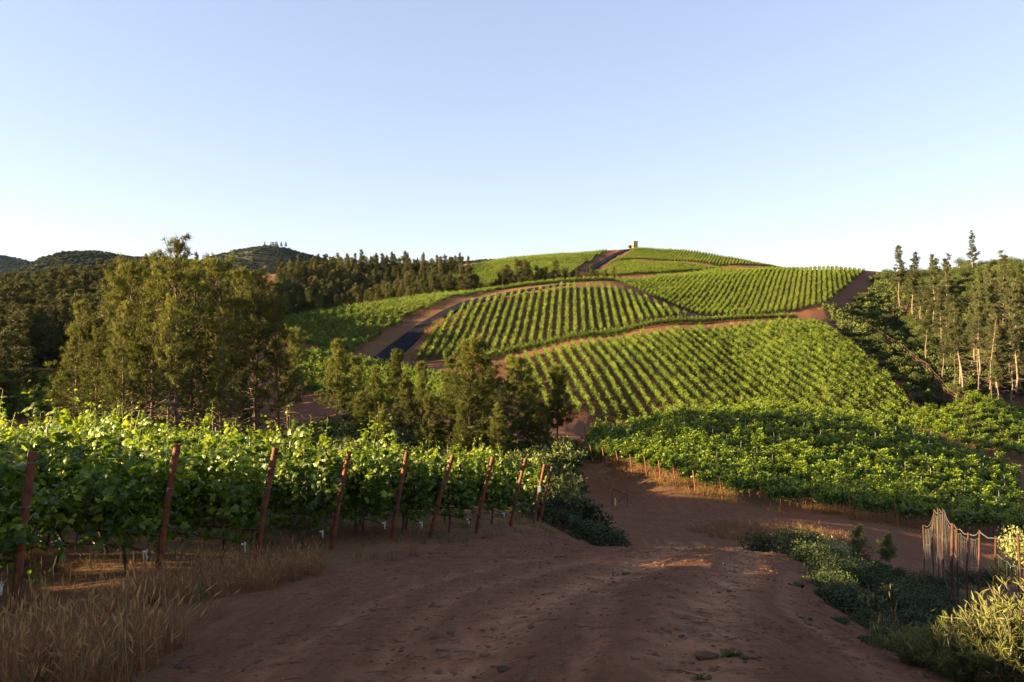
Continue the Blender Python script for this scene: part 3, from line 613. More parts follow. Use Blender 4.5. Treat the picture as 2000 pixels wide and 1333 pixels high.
# middle vineyard block: end posts, line posts and the nearest vines one by one
b = MB(); b.tube([(0, 0, -.2), (-.15, -.02, .95), (-.31, -.05, 1.85)], [.05, .05, .05], 8); DPOST = b.mesh("end_post", M_RUST, smooth=True)
stuff_pos, stuff_rz, stuff_s, stuff_i = [], [], [], []
def add_stuff(q, rz, idx, s=1.0):
    q = q[rng.random(len(q)) >.012]; n = len(q)
    if n == 0: return
    rz = rz+rng.normal(0, .06, n)
    stuff_pos.append(np.c_[q, H(q[:, 0], q[:, 1])]); stuff_rz.append(rz+np.where(rng.random(n) < .5, math.pi, 0)); stuff_i.append(idx[:n]); stuff_s.append(np.full(n, s)*rng.uniform(.8, 1.15, n))
lpn = 0
P, dr, sp, st = FIELD['D']
R_, rz = rows(P, dr, sp, st, 5)
allq = [(np.hypot(q[0], q[1]), ri, k, q) for ri, L in enumerate(R_) for k, q in enumerate(L)]
allq.sort(key=lambda a: a[0]); nd = 296-indiv
drow = sorted([(L[0][0]/L[0][1], ri) for ri, L in enumerate(R_) if len(L) > 3 and 1150 < CX+F*L[0][0]/L[0][1] < 1960]); drank = {ri: k for k, (_, ri) in enumerate(drow)}
dd = np.array(dr)/np.hypot(*dr)
for ri, k in drank.items():
    q0 = R_[ri][0]-dd*1.0; o = obj("end_post", DPOST); o.location = (q0[0], q0[1], H1(*q0)); o.rotation_euler = (0, rng.normal(0, .02), rng.normal(0, .2))
    meta(o, "rusty end post at the near edge of the middle vineyard block, %s from the left" % (ordinal(k) if k < 20 else "last"), "post", "rusty end posts of the middle vineyard block")
print("middle rows", len(drank))
vis = lambda q: abs(q[0]/q[1]) < .66
allq = [a for a in allq if vis(a[3])]
for (dist, ri, k, q) in allq[:nd]:
    f, t = V_MID[int(rng.integers(6))]
    thing("grape_vine", [("foliage", f), ("trunk", t)], (q[0], q[1], H1(*q)), rz+rng.choice([0, math.pi]), float(rng.uniform(.85, 1.12)), ("%s grapevine behind the %s end post of the middle vineyard block" % (ordinal(min(k, 19)), ordinal(min(drank[ri], 19))) if ri in drank else "leafy grapevine at the far left end of the middle vineyard block"), "grapevine", "nearest vines of the middle vineyard block")
q = np.array([a[3] for a in allq[nd:]]); add_stuff(q, rz, rng.integers(0, 6, len(q)))
for ri, L in enumerate(R_):
    for k in range(5, len(L), 7):
        if not vis(L[k]): continue
        o = obj("line_post", LP_MESH); o.location = (L[k][0]+.3, L[k][1], H1(*L[k])+.12); o.rotation_euler = (rng.normal(0, .03), rng.normal(0, .03), rz)
        meta(o, "thin grey line post %s along the row of the %s end post, middle block" % (ordinal(k//7), ordinal(min(drank[ri], 19))) if ri in drank else "thin grey line post among the leftmost vines of the middle vineyard block", "post", "grey line posts of the middle vineyard block"); lpn += 1
P, dr, sp, st = FIELD['E']; R_, rz = rows(P, dr, sp, st, 6)
for ri, L in enumerate(R_):
    L = np.array([q for q in L if vis(q)]); 
    if len(L) == 0: continue
    add_stuff(L, rz, rng.integers(0, 6, len(L)))
    for k in range(2, len(L), 5):
        if lpn > 250: break
        o = obj("line_post", LP_MESH); o.location = (L[k][0]+.3, L[k][1], H1(*L[k])+.12); lpn += 1
        meta(o, "thin grey steel line post among the sunlit vines below the right-hand pine slope", "post", "grey line posts of the sunlit right vineyard block")
for key, lo, n, s in (('C', 6, 5, .95), ('B', 6, 5, 1.08), ('F', 6, 5, 1.0), ('G', 6, 5, 1.1), ('L', 6, 5, 1.25), ('A', 11, 3, .95), ('PL', 11, 3, 1.1), ('PR', 11, 3, 1.1), ('PS', 11, 3, 1.1)):
    P, dr, sp, st = FIELD[key]; R_, rz = rows(P, dr, sp, st, hash(key) % 97 if False else len(key)*7+ord(key[0]))
    for L in R_:
        L = L[(np.abs(L[:, 0]/L[:, 1]) < .68)]
        if len(L): add_stuff(L, rz, rng.integers(lo, lo+n, len(L)), s)
def strip(cl, offs, idx=(6, 5), s=1.0):
    P = np.array([((p[0]-CX)/F*p[-1], p[-1]) for p in cl]); sd = np.r_[0, np.cumsum(np.hypot(*np.diff(P, axis=0).T))]; t = np.arange(0, sd[-1], 1.15)
    C = np.stack([np.interp(t, sd, P[:, 0]), np.interp(t, sd, P[:, 1])], 1)
    for _ in range(10): C[1:-1] = (C[:-2]+2*C[1:-1]+C[2:])/4
    T = unit(np.gradient(C, axis=0)); Nn = np.stack([-T[:, 1], T[:, 0]], 1)
    for o_ in offs:
        q = C+Nn*o_; n = len(q); stuff_pos.append(np.c_[q, H(q[:, 0], q[:, 1])]); stuff_rz.append(np.arctan2(T[:, 1], T[:, 0])); stuff_i.append(rng.integers(idx[0], sum(idx), n)); stuff_s.append(rng.uniform(.85, 1.1, n)*s)
strip([(930,0,178),(985,0,186),(1060,0,191),(1150,0,196),(1250,0,202),(1350,0,208),(1450,0,213),(1560,0,217)], (0, 2.2))
strip([(940,0,282),(985,0,284),(1040,0,285),(1100,0,286),(1200,0,288)], (0, 2.3, 4.6))
strip([(985,0,279),(1060,0,281),(1120,0,283)], (0,))
for (x_, y_) in ((-7.0, 7.3), (-7.6, 5.3)):
    q = np.array([(x_, y_)])+FG_DIR*(.6+np.arange(7)*1.3)[:, None]; add_stuff(q, rz_fg, rng.integers(0, 6, len(q)), 1.1)
KV = kit("vine_kit", V_MID+V_FAR+V_TINY)
# the kit is read in name order, which is the order it was filled in
scatter("vineyard_rows", np.concatenate(stuff_pos), np.concatenate(stuff_rz), np.concatenate(stuff_s), np.concatenate(stuff_i), KV, "long rows of green grapevines covering the hill blocks", "vineyard")
# ---------------------------------------------------------------- pines
spire = lambda t: (1-t)**.65*(.75+.25*math.sin(t*9))+.08
cone = lambda t: (1-t)**.8*(1-.25*math.exp(-t*8)) + .06
round_ = lambda t: math.sqrt(max(0, 1-(2*t-.85)**2*.75))*(1-.45*t)
colm = lambda t: .55+.45*math.sin(t*math.pi)*(1-.4*t) if t < .8 else (1-t)*2.2+.1
PINE_BIG = [tree_mesh(500+i, 15, [.30, .36, .22, .40][i], [2.8, 2.5, 3.0, 2.4][i], [spire, round_, spire, colm][i], 24, 5, 8, .36, 12, .042, up=.5, leafm=M_NEED, bark=M_BARK, r0=.012, dead=46, lowdead=.12, topt=.9, gap=.2) for i in range(4)]
PINE_MID = [tree_mesh(520+i, 12, [.26, .18, .34, .2][i], [2.7, 2.8, 2.4, 3.2][i], [cone, spire, spire, round_][i], 24, 5, 13, .38, 11, .048, up=.4, leafm=M_NEED, bark=M_BARK, r0=.011, dead=8, topt=.7) for i in range(4)]
PINE_FOR = [tree_mesh(540+i, 12, .08, [2.5, 2.3, 2.9, 2.4, 2.0, 3.0][i], [cone, colm, spire, cone, colm, spire][i], 17, 5, 8, .60, 8, .11, up=.3, leafm=M_NEEDF, bark=M_BARK, r0=.011, lat=1, topt=.8) for i in range(6)]
PINE_TALL = [tree_mesh(560+i, 20, [.5, .42, .56, .32][i], [2.0, 2.2, 1.8, 2.4][i], spire, 24, 5, 12, .42, 11, .06, up=.3, leafm=M_NGREY, bark=M_PALEBARK, r0=.009, dead=26, gap=.2, lean=[.03, -.02, .05, .02][i], topt=.6) for i in range(4)]
SNAG = [tree_mesh(580+i, 12, .8, 1.2, colm, 4, 3, 2, .4, 4, .05, leafm=M_NGREY, bark=M_PALEBARK, r0=.009, dead=34, gap=.3, lean=.04) for i in range(2)]
OAK = [bush_mesh(600+i, 3.2, [5.2, 4.2, 6.0][i], 11, 4200, .25, M_OAK, trunk_h=.7, tint0=.25) for i in range(3)]
SHRUB = [bush_mesh(620+i, 1.0, [1.1, .8, 1.3, 1.0][i], 7, 2400, .085, M_SHRUB, tint0=.12, upright=.6) for i in range(4)]
SHRUB_PALE = [bush_mesh(640+i, .8, [.8, 1.0][i], 6, 1500, .085, M_PALE, tint0=.3, upright=.6) for i in range(2)]
def plant_tree(px, top, d, form, label, name="pine_tree", cat="pine tree", group=None, Hm=None, wide=1.0, lean=0.0, root=None):
    x, y, z = at(px, d); ztop = (HY-top)/F*d; h = ztop-z; s = h/Hm
    return thing(name, [("trunk", form[1]), ("crown", form[0])], (x, y, z), float(rng.uniform(0, 6.28)), (s*wide, s*wide, s), label, cat, group, tilt=(0, lean) if lean else (0, 0))
npine = 0
BIG = [(150,585,63,"bushy pine at the left end of the big clump with rust-brown dead twigs",1.0),(186,640,57,"low pine in front at the left edge of the big near pine clump",1.2),
 (222,535,61,"pine with a pointed yellow-green top on the left shoulder of the big pine clump",1.0),(262,508,63,"thin-topped pine left of the tallest spire in the big pine clump",.9),
 (300,488,60,"pine with curled twigs against the sky just left of the clump's tallest spire",.95),(345,466,58,"tallest pine of the big near clump, its spire standing against the sky",1.05),
 (385,522,63,"pine just right of the tallest spire, partly in shadow",.95),(425,505,66,"dark pine in the middle right of the big clump with a straight bare trunk",1.0),
 (462,522,62,"shaded dark pine with a blunt crown in the right half of the big clump",1.05),(500,530,67,"dark pine near the right side of the big clump below the distant conical hill",1.0),
 (535,575,66,"shaded pine forming the right edge of the big near clump",1.0),(560,640,72,"lowest pine at the right edge of the big clump beside the sunlit vine slope",1.0),
 (245,585,55,"pine with leaning bare lower trunk in front of the big clump",.9),(330,580,55,"pine with many bare forked limbs at the front centre of the big clump",.9),(440,600,56,"slender dark pine at the front of the clump's shaded side",.8)]
for k, (px, top, d, lb, w) in enumerate(BIG):
    d *= .87; top += 9
    plant_tree(px, top, d, PINE_BIG[k % 4], lb, group="pines of the big near clump", Hm=15, wide=w); npine += 1
CEN = [(655,668,100,"upright pine with a pale visible trunk, leftmost of the row beyond the vines",0,.95),(690,702,106,"dark pine close behind the leftmost pale-trunked pine",1,1.0),(736,718,98,"narrow pine right of the dark pair below the asphalt road's lower end",0,.8),
 (770,688,106,"dark pointed pine standing in front of the lower end of the asphalt road",2,.95),(706,772,92,"short bushy pine at the left behind the foreground vine tops",3,.9),(790,734,90,"light green narrow pine below the short dark post by the bend",0,.8),
 (828,712,94,"thin pine with open crown beside the dark post at the road bend",2,.8),(838,775,84,"round dark shrubby pine between two taller light pines",1,.95),(918,672,84,"tallest and widest pine of the central row, covering the lower left vine corner",3,1.1),
 (876,705,88,"pine leaning against the left side of the widest central pine",1,.9),(955,712,92,"dark pine half hidden at the right of the widest central pine",1,1.0),(1012,705,90,"dense green pine second from the right end of the central row",3,1.0),
 (970,790,80,"small pine in front of the gap between the two widest central pines",0,.85),(1040,740,95,"shaded pine tucked behind the second from the right",1,.9),(1096,720,93,"rightmost central pine with a long bare trunk and pale dead limbs",2,1.05),
 (1058,800,90,"low pine at the foot of the rightmost bare-trunked pine",3,.8),(752,790,84,"small yellow-green pine behind the middle of the foreground vines",0,.8),(900,790,78,"short pine below the widest central pine",1,.9)]
for k, (px, top, d, lb, v, w) in enumerate(CEN):
    plant_tree(px, top, d, PINE_MID[v], lb, group="pines of the central row", Hm=12, wide=w*1.08); npine += 1
TALL = [(1757,490,250,0,"tall pine with a long bare pale trunk beside the top of the dirt road",.02),(1786,503,240,1,"pointed pine immediately right of the tall bare-trunked one at the road top",0),
 (1822,508,205,1,"left one of two grey pines whose tops break the skyline side by side",0.02),(1850,507,210,3,"right one of two grey pines whose tops break the skyline side by side",0),(1899,459,300,3,"highest pine of the right slope, alone against the sky",0),
 (1815,600,172,2,"pine with a curving bare trunk and arching dead limbs in the gully",.07),(1840,640,160,0,"short pine beside the pine with arching dead limbs",0.0),(1880,578,150,2,"leaning pine with a very long bare trunk at the foot of the slope",.10),
 (1895,590,146,0,"second leaning pale trunk close to the longest one at the slope foot",.12),(1925,565,165,1,"pine with a rust-coloured dead top right of the leaning pair",.05),(1948,600,158,3,"pale dense pine with many bare trunks around it, right slope",.03),
 (1962,500,200,3,"broad grey pine high on the far right of the slope",.02),(1985,560,165,1,"pine crossing the right frame edge halfway up the slope",.04),(1955,690,150,0,"short pine with dead lower limbs above the sunlit right vines",.03),(1992,640,172,3,"dark pine low at the right frame edge",.0),(1770,560,262,3,"small pine behind the bare-trunked pine at the road top",0),(1800,545,236,1,"pine filling the gap right of the pointed one",0),(1935,520,215,0,"thin pine behind the broad grey pine of the right slope",0)]
for j, (px, top, d) in enumerate([(1835,560,190),(1858,600,172),(1908,555,178),(1925,590,190),(1945,540,180),(1975,600,185),(1990,520,215),(1870,545,205)]):
    TALL.append((px, top, d, [1,3,3,1,3,1,3,1][j], "grey-green pine filling the close stand on the right slope", float(rng.uniform(-.02,.05))))
for k, (px, top, d, v, lb, ln) in enumerate(TALL):
    lowk = -int(d*.0)
    x, y, z = at(px-ln*60, d); plant_tree(px-ln*70, top-(7 if top < 515 else 0), d, PINE_TALL[v], lb, group="tall pines of the right slope", Hm=20, wide=1.15, lean=ln); npine += 1
for k, (px, top, d) in enumerate([(1915,640,152),(1932,620,156),(1975,650,158),(1865,690,156),(1745,600,246),(1768,640,240),(1968,600,175),(1940,700,148)]):
    plant_tree(px, top, d, SNAG[k % 2], "bare dead pine trunk with broken pale limbs on the right slope", "dead_pine", "dead tree", "dead trunks of the right slope", Hm=12, lean=float(rng.uniform(-.02, .14)))
# forest of the left hill, the wood beyond the left block, tree lines and skyline trees
def poisson(Pw, n, dmin, seed):
    r = np.random.default_rng(seed); lo, hi = Pw.min(0), Pw.max(0); pts = []
    for _ in range(60):
        c = lo+r.random((n*4, 2))*(hi-lo); c = c[inside(c[:, 0], c[:, 1], Pw)]
        for q in c:
            if all((q[0]-p[0])**2+(q[1]-p[1])**2 > dmin**2 for p in pts[-1500:]): pts.append(q)
            if len(pts) >= n: return np.array(pts)
    return np.array(pts)
wood = []
q = poisson(poly([(-60,0,150),(60,0,148),(140,0,160),(215,0,150),(330,0,165),(450,0,190),(548,0,240),(560,0,330),(420,0,360),(200,0,360),(-60,0,330)]), 620, 4.0, 1)
wood += [(a[0], a[1], float(rng.uniform(8.5, 13.5)), "dark conifer %s of the dense wood on the left hillside" % ("at the lower edge" if a[1] < 185 else "halfway up the slope" if a[1] < 250 else "near the crest"), "left hillside wood, %s" % ("lower edge" if a[1] < 185 else "middle slope" if a[1] < 250 else "crest")) for a in q]
q = poisson(poly([(545,0,290),(700,0,290),(850,0,296),(870,0,345),(840,0,430),(545,0,430)]), 380, 4.2, 2)
wood += [(a[0], a[1], float(rng.uniform(5, 11)) if a[1] > 305 else float(rng.uniform(3.5, 8)), "dark conifer in the shaded wood behind the left vine slope", "conifers of the wood behind the left vine slope") for a in q]
for k in range(78):
    px = 850+k*4.7+rng.uniform(-5, 5); d = rng.uniform(312, 348); x = (px-CX)/F*d
    wood.append((x, d, float(rng.uniform(5, 11.5)*(1.3 if px < 1030 else 1.0 if px < 1090 else .7)), "dark tree in the line of trees crossing below the hilltop vineyard", "tree line below the hilltop vineyard"))
for (px, top, d) in [(652,502,430),(665,508,440),(690,505,450),(700,512,440),(716,505,455),(727,512,450),(757,497,460),(768,505,455),(790,504,465),(800,512,455),(826,508,465),(843,513,450),(866,512,470),(878,507,455),(901,500,620),(915,505,640),(930,506,640),(722,590,262),(745,596,262)]:
    x, y, z = at(px, d); wood.append((x, d, max(4, (HY-top)/F*d-z), "pale skyline conifer beyond the shaded wood" if d > 300 else "small round conifer at the top edge of the left vine slope", "skyline conifers" if d > 300 else "small conifers above the left vine slope"))
for (px, top) in [(517,467),(529,465),(533,468),(537,467),(541,470),(549,474),(558,476)]:
    x = (px-CX)/F*1500; wood.append((x, 1500, -(HY-top)/F*1500, "tiny conifer on top of the distant conical hill", "conifers on the conical hilltop"))
wood = [w for w in wood if abs(w[0]/w[1]) < .68]
wood.sort(key=lambda w: -w[2]/w[1] if w[2] > 0 else -1)
budget = 290-npine
for (x, y, h, lb, gp) in wood[:budget]:
    f = PINE_FOR[int(rng.integers(6))]; z = H1(x, y)
    if h < 0: h = 10; z = 177
    s = h/12; thing("pine_tree", [("trunk", f[1]), ("crown", f[0])], (x, y, z), float(rng.uniform(0, 6.28)), (s*rng.uniform(1.0, 1.6), s*rng.uniform(1.0, 1.6), s), lb, "pine tree", gp)
rest = wood[budget:]
q = poisson(np.array([(-72, 118), (-66, 102), (-90, 95), (-130, 95), (-230, 150), (-230, 330), (-185, 330), (-110, 175), (-92, 150)]), 420, 4.6, 31)
rest += [(a[0], a[1], float(rng.uniform(8, 13)), "", "") for a in q]
q = poisson(poly([(150,0,78),(330,0,76),(470,0,84),(480,0,130),(400,0,150),(200,0,140),(130,0,105)]), 90, 4.2, 33)
rest += [(a[0], a[1], float(rng.uniform(6, 10)), "", "") for a in q]
for yt in np.arange(7.5, 19.5, .8):          # added low pines, unseen on the left, placed to shade the track
    xw = -34+rng.normal(0, 1.2); yw = yt-4.3; rest.append((xw, yw, max(2.0, float(np.interp(yt, [8, 13, 18], [2.7, 2.5, 2.1])+rng.normal(0, .25))-H1(xw, yw)), "", ""))
KP = kit("wood_kit", PINE_FOR+OAK+SHRUB)
pos = np.array([(x, y, H1(x, y)) for x, y, h, *_ in rest]); hs = np.array([abs(w[2]) for w in rest])/12
pos2, s2, i2 = [pos], [hs], [rng.integers(0, 6, len(pos))]
q = poisson(poly([(560,0,430),(900,0,430),(900,0,500),(560,0,500)]), 130, 5.5, 4); pos2.append(np.c_[q, H(q[:, 0], q[:, 1])]); s2.append(rng.uniform(.5, .9, len(q))); i2.append(rng.integers(0, 6, len(q)))
s2 = np.concatenate(s2); s2 = np.stack([s2*rng.uniform(.9, 1.7, len(s2)), s2*rng.uniform(.9, 1.7, len(s2)), s2*rng.uniform(.6, 1.15, len(s2))], 1)
scatter("far_woods", np.concatenate(pos2), rng.uniform(0, 6.28, sum(map(len, pos2))), s2, np.concatenate(i2), KP, "far conifer woods behind the vineyard blocks and along the skyline", "woods")  # also holds the added unseen pines that shade the track
# scrub over the distant hills
P_, S_ = [], []
for (X, Y, Z) in hills:
    n = 9000; a = rng.random(n)*(X.shape[0]-2); b = rng.random(n)*(X.shape[1]-2)*.62; i = a.astype(int); j = b.astype(int)
    P_.append(np.stack([X[i, j]*(1-a+i)+X[i+1, j]*(a-i)+rng.normal(0, 2, n), Y[i, j]+rng.normal(0, 3, n), Z[i, j]*(1-a+i)+Z[i+1, j]*(a-i)-1.0], 1)); S_.append(rng.uniform(.4, 1.0, n))
P_ = np.concatenate(P_); scatter("hill_scrub", P_, rng.uniform(0, 6.28, len(P_)), np.concatenate(S_), rng.integers(0, 2, len(P_)), kit('hill_kit', [bush_mesh(680+i, 3.2, 4.0, 6, 300, 1.1, M_OAKF, tint0=.3) for i in range(2)]), "dark green scrub covering the distant hills", "scrub")
# oaks and chaparral of the right slope
slope = poly([(1700,0,300),(1712,0,285),(1655,0,250),(1615,0,237),(1640,0,210),(1690,0,184),(1760,0,163),(1835,0,142),(1870,0,148),(1950,0,168),(2080,0,188),(2100,0,330),(1760,0,335)])
q = poisson(slope, 250, 3.6, 8); q = q[(q[:, 0]/q[:, 1]*F+CX > 1700)]; 
for a in q[:150]:
    big = a[1] > 190; f = OAK[int(rng.integers(3))]; s = float(rng.uniform(.6, 1.1) if (a[0]/a[1]*F+CX) > 1760 else rng.uniform(.45, .8))
    thing("oak_tree", [("trunk", f[1]), ("crown", f[0])], (a[0], a[1], H1(*a)), float(rng.uniform(0, 6.28)), (s, s, s*.95), "round dark oak %s of right slope, %s" % ("low on the gully side" if a[1] < 195 else "halfway up" if a[1] < 255 else "near the skyline", "dirt road side" if a[0]/a[1]*F+CX < 1860 else "frame edge side"), "oak tree", "oaks of the right slope, %s %s" % ("low" if a[1] < 195 else "middle" if a[1] < 255 else "high", "road side" if a[0]/a[1]*F+CX < 1860 else "outer side"))
q = poisson(slope, 900, 1.8, 9); edge = poisson(poly([(1665,0,210),(1640,0,228),(1690,0,258),(1728,0,325),(1765,0,325),(1750,0,260),(1720,0,225)]), 180, 2.4, 10)
e2 = poisson(poly([(1640,0,200),(1690,0,174),(1750,0,154),(1820,0,136),(1860,0,142),(1790,0,165),(1700,0,200)]), 110, 2.4, 12)
q = np.concatenate([q, edge, e2]); s = np.r_[rng.uniform(1.0, 2.4, len(q)-len(edge)-len(e2)), rng.uniform(.9, 2.1, len(edge)), rng.uniform(.7, 1.5, len(e2))]
KS = kit("scrub_kit", [bush_mesh(660+i, 1.0, 1.0, 6, 420, .24, M_OAK, tint0=.3, upright=.5) for i in range(3)]+SHRUB)
scatter("chaparral", np.c_[q, H(q[:, 0], q[:, 1])], rng.uniform(0, 6.28, len(q)), s, rng.integers(0, 3, len(q)), KS, "low green chaparral covering the gully and the right slope", "chaparral")
# under the big clump and central pines
q = poisson(wood_polys['valley'], 420, 1.6, 14); q = q[(np.abs(q[:, 0]/q[:, 1]) < .68)]
scatter("undergrowth", np.c_[q, H(q[:, 0], q[:, 1])], rng.uniform(0, 6.28, len(q)), rng.uniform(.7, 1.9, len(q)), rng.integers(0, 3, len(q)), KS, "brown green undergrowth at the feet of the near pines", "undergrowth")

# ---------------------------------------------------------------- near shrubs
def shrub(px, d, s, form, label, group=None, name="shrub", cat="shrub", sz=1.0):
    x, y, z = at(px, d); return thing(name, [("foliage", form[0]), ("stems", form[1])], (x, y, z-.05), float(rng.uniform(0, 6.28)), (s, s, s*sz), label, cat, group)
for px, d, s, sz, lb in [(1122,33,1.75,1.25,"tall rounded dark shrub where the foreground vine rows end"),(1075,30,1.1,1.0,"dark shrub just right of the last two rusty posts"),(1160,31,1.25,.9,"dark low shrub right of the tall rounded one beside the track"),(1200,29.5,.95,.8,"dark shrub at the right tip of the shrub clump beside the track"),(1095,28,.8,.9,"small dark shrub in front of the tall rounded one"),(1130,27,.8,.8,"small shrub at the track edge below the young pine"),(1225,28,.6,.7,"lowest dark shrub overhanging the left edge of the track"),(1040,31,.9,.9,"dark shrub half behind the white-tagged post")]:
    shrub(px, d, s, SHRUB[int(rng.integers(4))], lb, "shrubs where the foreground rows end", sz=sz)
for px, d, s, lb in [(1250,25,.42,"low light green plant at the left rim of the track"),(1285,24,.35,"smallest light green plant along the left rim of the track")]:
    shrub(px, d, s, SHRUB_PALE[0], lb, "light green plants on the left rim")
for px, d, s, sz, lb, v in [(1490,24,.85,.9,"sunlit pale bush at the left end of the hedge-like clump beyond the track crest",0),(1530,23.5,.7,1.1,"sunlit pale bush with whitish sprigs beyond the track crest",1),(1565,23,.9,.9,"yellow-green sunlit bush in the middle of the clump beyond the crest",0),(1610,23,.95,.85,"broad yellow-green bush right of the whitish sprigs",1),(1650,24,.75,.8,"sunlit bush at the right end of the clump beyond the crest",0)]:
    shrub(px, d, s, (SHRUB if v == 0 else SHRUB_PALE)[v], lb, "sunlit bushes beyond the track crest", sz=sz)
thick = poisson(poly([(1590,0,10),(1600,0,13),(1570,0,18),(1580,0,22),(1700,0,25),(1850,0,27),(1850,0,19),(1900,0,17),(1870,0,12),(1840,0,9),(1800,0,6.6),(1700,0,6.0),(1640,0,7.5)]), 110, .62, 21)
for a in thick:
    f = SHRUB[int(rng.integers(4))]; s = float(rng.uniform(.35, .62))*(.85+.15*(a[1] > 14)); s = s if a[1] > 9 else s*.5
    thing("shrub", [("foliage", f[0]), ("stems", f[1])], (a[0], a[1], H1(*a)-.05), float(rng.uniform(0, 6.28)), (s, s, s*.8), "dark low shrub %s of the shaded thicket between track and wire fence" % ("at the near end" if a[1] < 11 else "in the middle" if a[1] < 18 else "at the far end"), "shrub", "shaded thicket, %s" % ("near end" if a[1] < 11 else "middle" if a[1] < 18 else "far end"))
for px, d, s, lb in [(1985,38,2.1,"tall yellow-green bush behind the fence at the right frame edge"),(1998,30,1.5,"round sunlit bush touching the right frame edge behind the fence"),(1925,31,.8,"small dark bush behind the torn fence panel"),(1880,28,.9,"leafy bush seen through the fence wires")]:
    shrub(px, d, s, SHRUB_PALE[int(rng.integers(2))] if s > 1 else SHRUB[1], lb, "bushes behind the wire fence", sz=1.25 if s > 1 else 1)
SAP = tree_mesh(700, 1.6, .05, .42, cone, 9, 5, 34, .17, 16, .012, up=.6, leafm=M_PALE, bark=M_BARK, r0=.02, gap=0, topt=.5)
for px, d, h, lb in [(1676,24.5,.5,"bright young pine sapling, left of two beyond the thicket"),(1733,25,.55,"bright young pine sapling with upright arms, right of two beyond the thicket"),(1110,28,.6,"young pine sapling glowing in front of the tall dark shrub")]:
    x, y, z = at(px, d); thing("pine_sapling", [("trunk", SAP[1]), ("crown", SAP[0])], (x, y, z+(.35 if px > 1200 else 1.1)), 0, h, lb, "sapling", "young pine saplings")
# lance-leaved bush at the lower right corner
def lance_bush(seed, R, Ht, ns):
    r = np.random.default_rng(seed); st = MB(); C, D, Nn, S, T = [], [], [], [], []
    for k in range(ns):
        a = r.uniform(0, 2*math.pi); rr = R*math.sqrt(r.random())*.8; b0 = np.array([rr*.35*math.cos(a), rr*.35*math.sin(a), -.05]); hh = Ht*(1-.45*(rr/R)**2)*r.uniform(.75, 1.12)
        e = np.array([rr*math.cos(a)*1.15, rr*math.sin(a)*1.15, hh]); s = np.linspace(0, 1, 6)[:, None]; Pq = b0+(e-b0)*s+r.normal(0, .015, (6, 3))*s; Pq[:, 2] += .08*np.sin(s[:, 0]*3)
        st.tube(Pq, np.linspace(.006, .0025, 6), 5); m = int(30*r.uniform(.8, 1.2)); tt = np.sort(r.uniform(.30, 1.0, m))
        q = np.stack([np.interp(tt, s[:, 0], Pq[:, j]) for j in range(3)], 1); an = np.arange(m)*2.4+r.uniform(0, 6); ax = unit(e-b0)
        o = np.stack([np.cos(an), np.sin(an), np.zeros(m)], 1); d = unit(o*(1.15-tt[:, None]*.6)+ax*(.35+tt[:, None]*.75)+r.normal(0, .15, (m, 3)))
        C.append(q); D.append(d); Nn.append(unit(np.cross(d, np.cross(ax, d))+r.normal(0, .3, (m, 3)))); S.append(r.uniform(.055, .095, m)); T.append(np.clip(tt**3*.75+r.normal(0, .1, m), 0, 1))
    C, D, Nn, S, T = map(np.concatenate, (C, D, Nn, S, T)); o = [(0, 0), (.3, .065), (.65, .058), (1, 0), (.65, -.058), (.3, -.065)]
    V, f = put_leaves(C, Nn, D, S, o, LOBE_F, [0, .02, 0, -.12, 0, .02]); return make_mesh("foliage", V, f, [M_LANCE], tint=np.repeat(T, 6)), st.mesh("stems", M_TWIG, smooth=True)
LB = [lance_bush(710+i, .75, .7, 150) for i in range(2)]
for px, d, s, lb, v in [(2000,4.9,.72,"sunlit bush with long narrow leaves filling the lower right corner",0),(2120,5.0,.95,"narrow-leaved bush cut by the right frame edge",1),(1885,5.0,.5,"smaller narrow-leaved bush at the bottom, left of the corner bush",1),(1800,5.4,.38,"shaded narrow-leaved bush lowest and leftmost by the track",0),(1960,6.0,.62,"narrow-leaved bush behind the corner bush",1),(2040,6.2,.75,"narrow-leaved bush rising in front of the fence at the right edge",0)]:
    shrub(px, d, s, LB[v], lb, "narrow-leaved bushes of the lower right corner")

# ---------------------------------------------------------------- grass, weeds, stones, twigs
def tuft(seed, n, Ht, spread, m, w=.006, heads=True, green=0.0):
    r = np.random.default_rng(seed); V, Fc, T = [], [], []; k = 0
    for i in range(n):
        a = r.uniform(0, 6.28); b = np.array([r.normal(0, spread*.3), r.normal(0, spread*.3), -.02]); L = Ht*r.uniform(.45, 1.1); ln = abs(r.normal(0, .5)); d = np.array([math.cos(a), math.sin(a), 0]); sd = np.array([-d[1], d[0], 0])*w*r.uniform(.6, 1.1)
        p = [b+d*L*ln*s**1.8+np.array([0, 0, L*s*(1-.25*ln*s)]) for s in (0, .35, .7, 1)]
        ww = [1, .8, .5, .1]; 
        for j in range(4): V += [p[j]-sd*ww[j], p[j]+sd*ww[j]]
        Fc += [(k+2*j, k+2*j+1, k+2*j+3, k+2*j+2) for j in range(3)]; t0 = np.clip(green+r.normal(0, .2), 0, 1); T += [t0*.4, t0*.4, t0*.7, t0*.7, t0, t0, t0, t0]; k += 8
        if heads and r.random() < .35:
            u = unit(p[3]-p[2]); q = p[3]; s2 = np.cross(u, [1, 0, 0]); s2 = unit(s2)*w*1.5
            V += [q-u*.01, q+u*.035+s2, q+u*.09, q+u*.035-s2]; Fc.append((k, k+1, k+2, k+3)); T += [1]*4; k += 4
    return make_mesh("tuft", np.array(V), np.array(Fc), [m], tint=T)
KG = kit("grass_kit", [tuft(800+i, 17, [.40, .58, .30, .48][i], .2, M_DRY, .0036, True, .4) for i in range(4)]+[tuft(820+i, 22, [.30, .45, .26, .36][i], .2, M_GRN, .0042, True, .4) for i in range(4)])
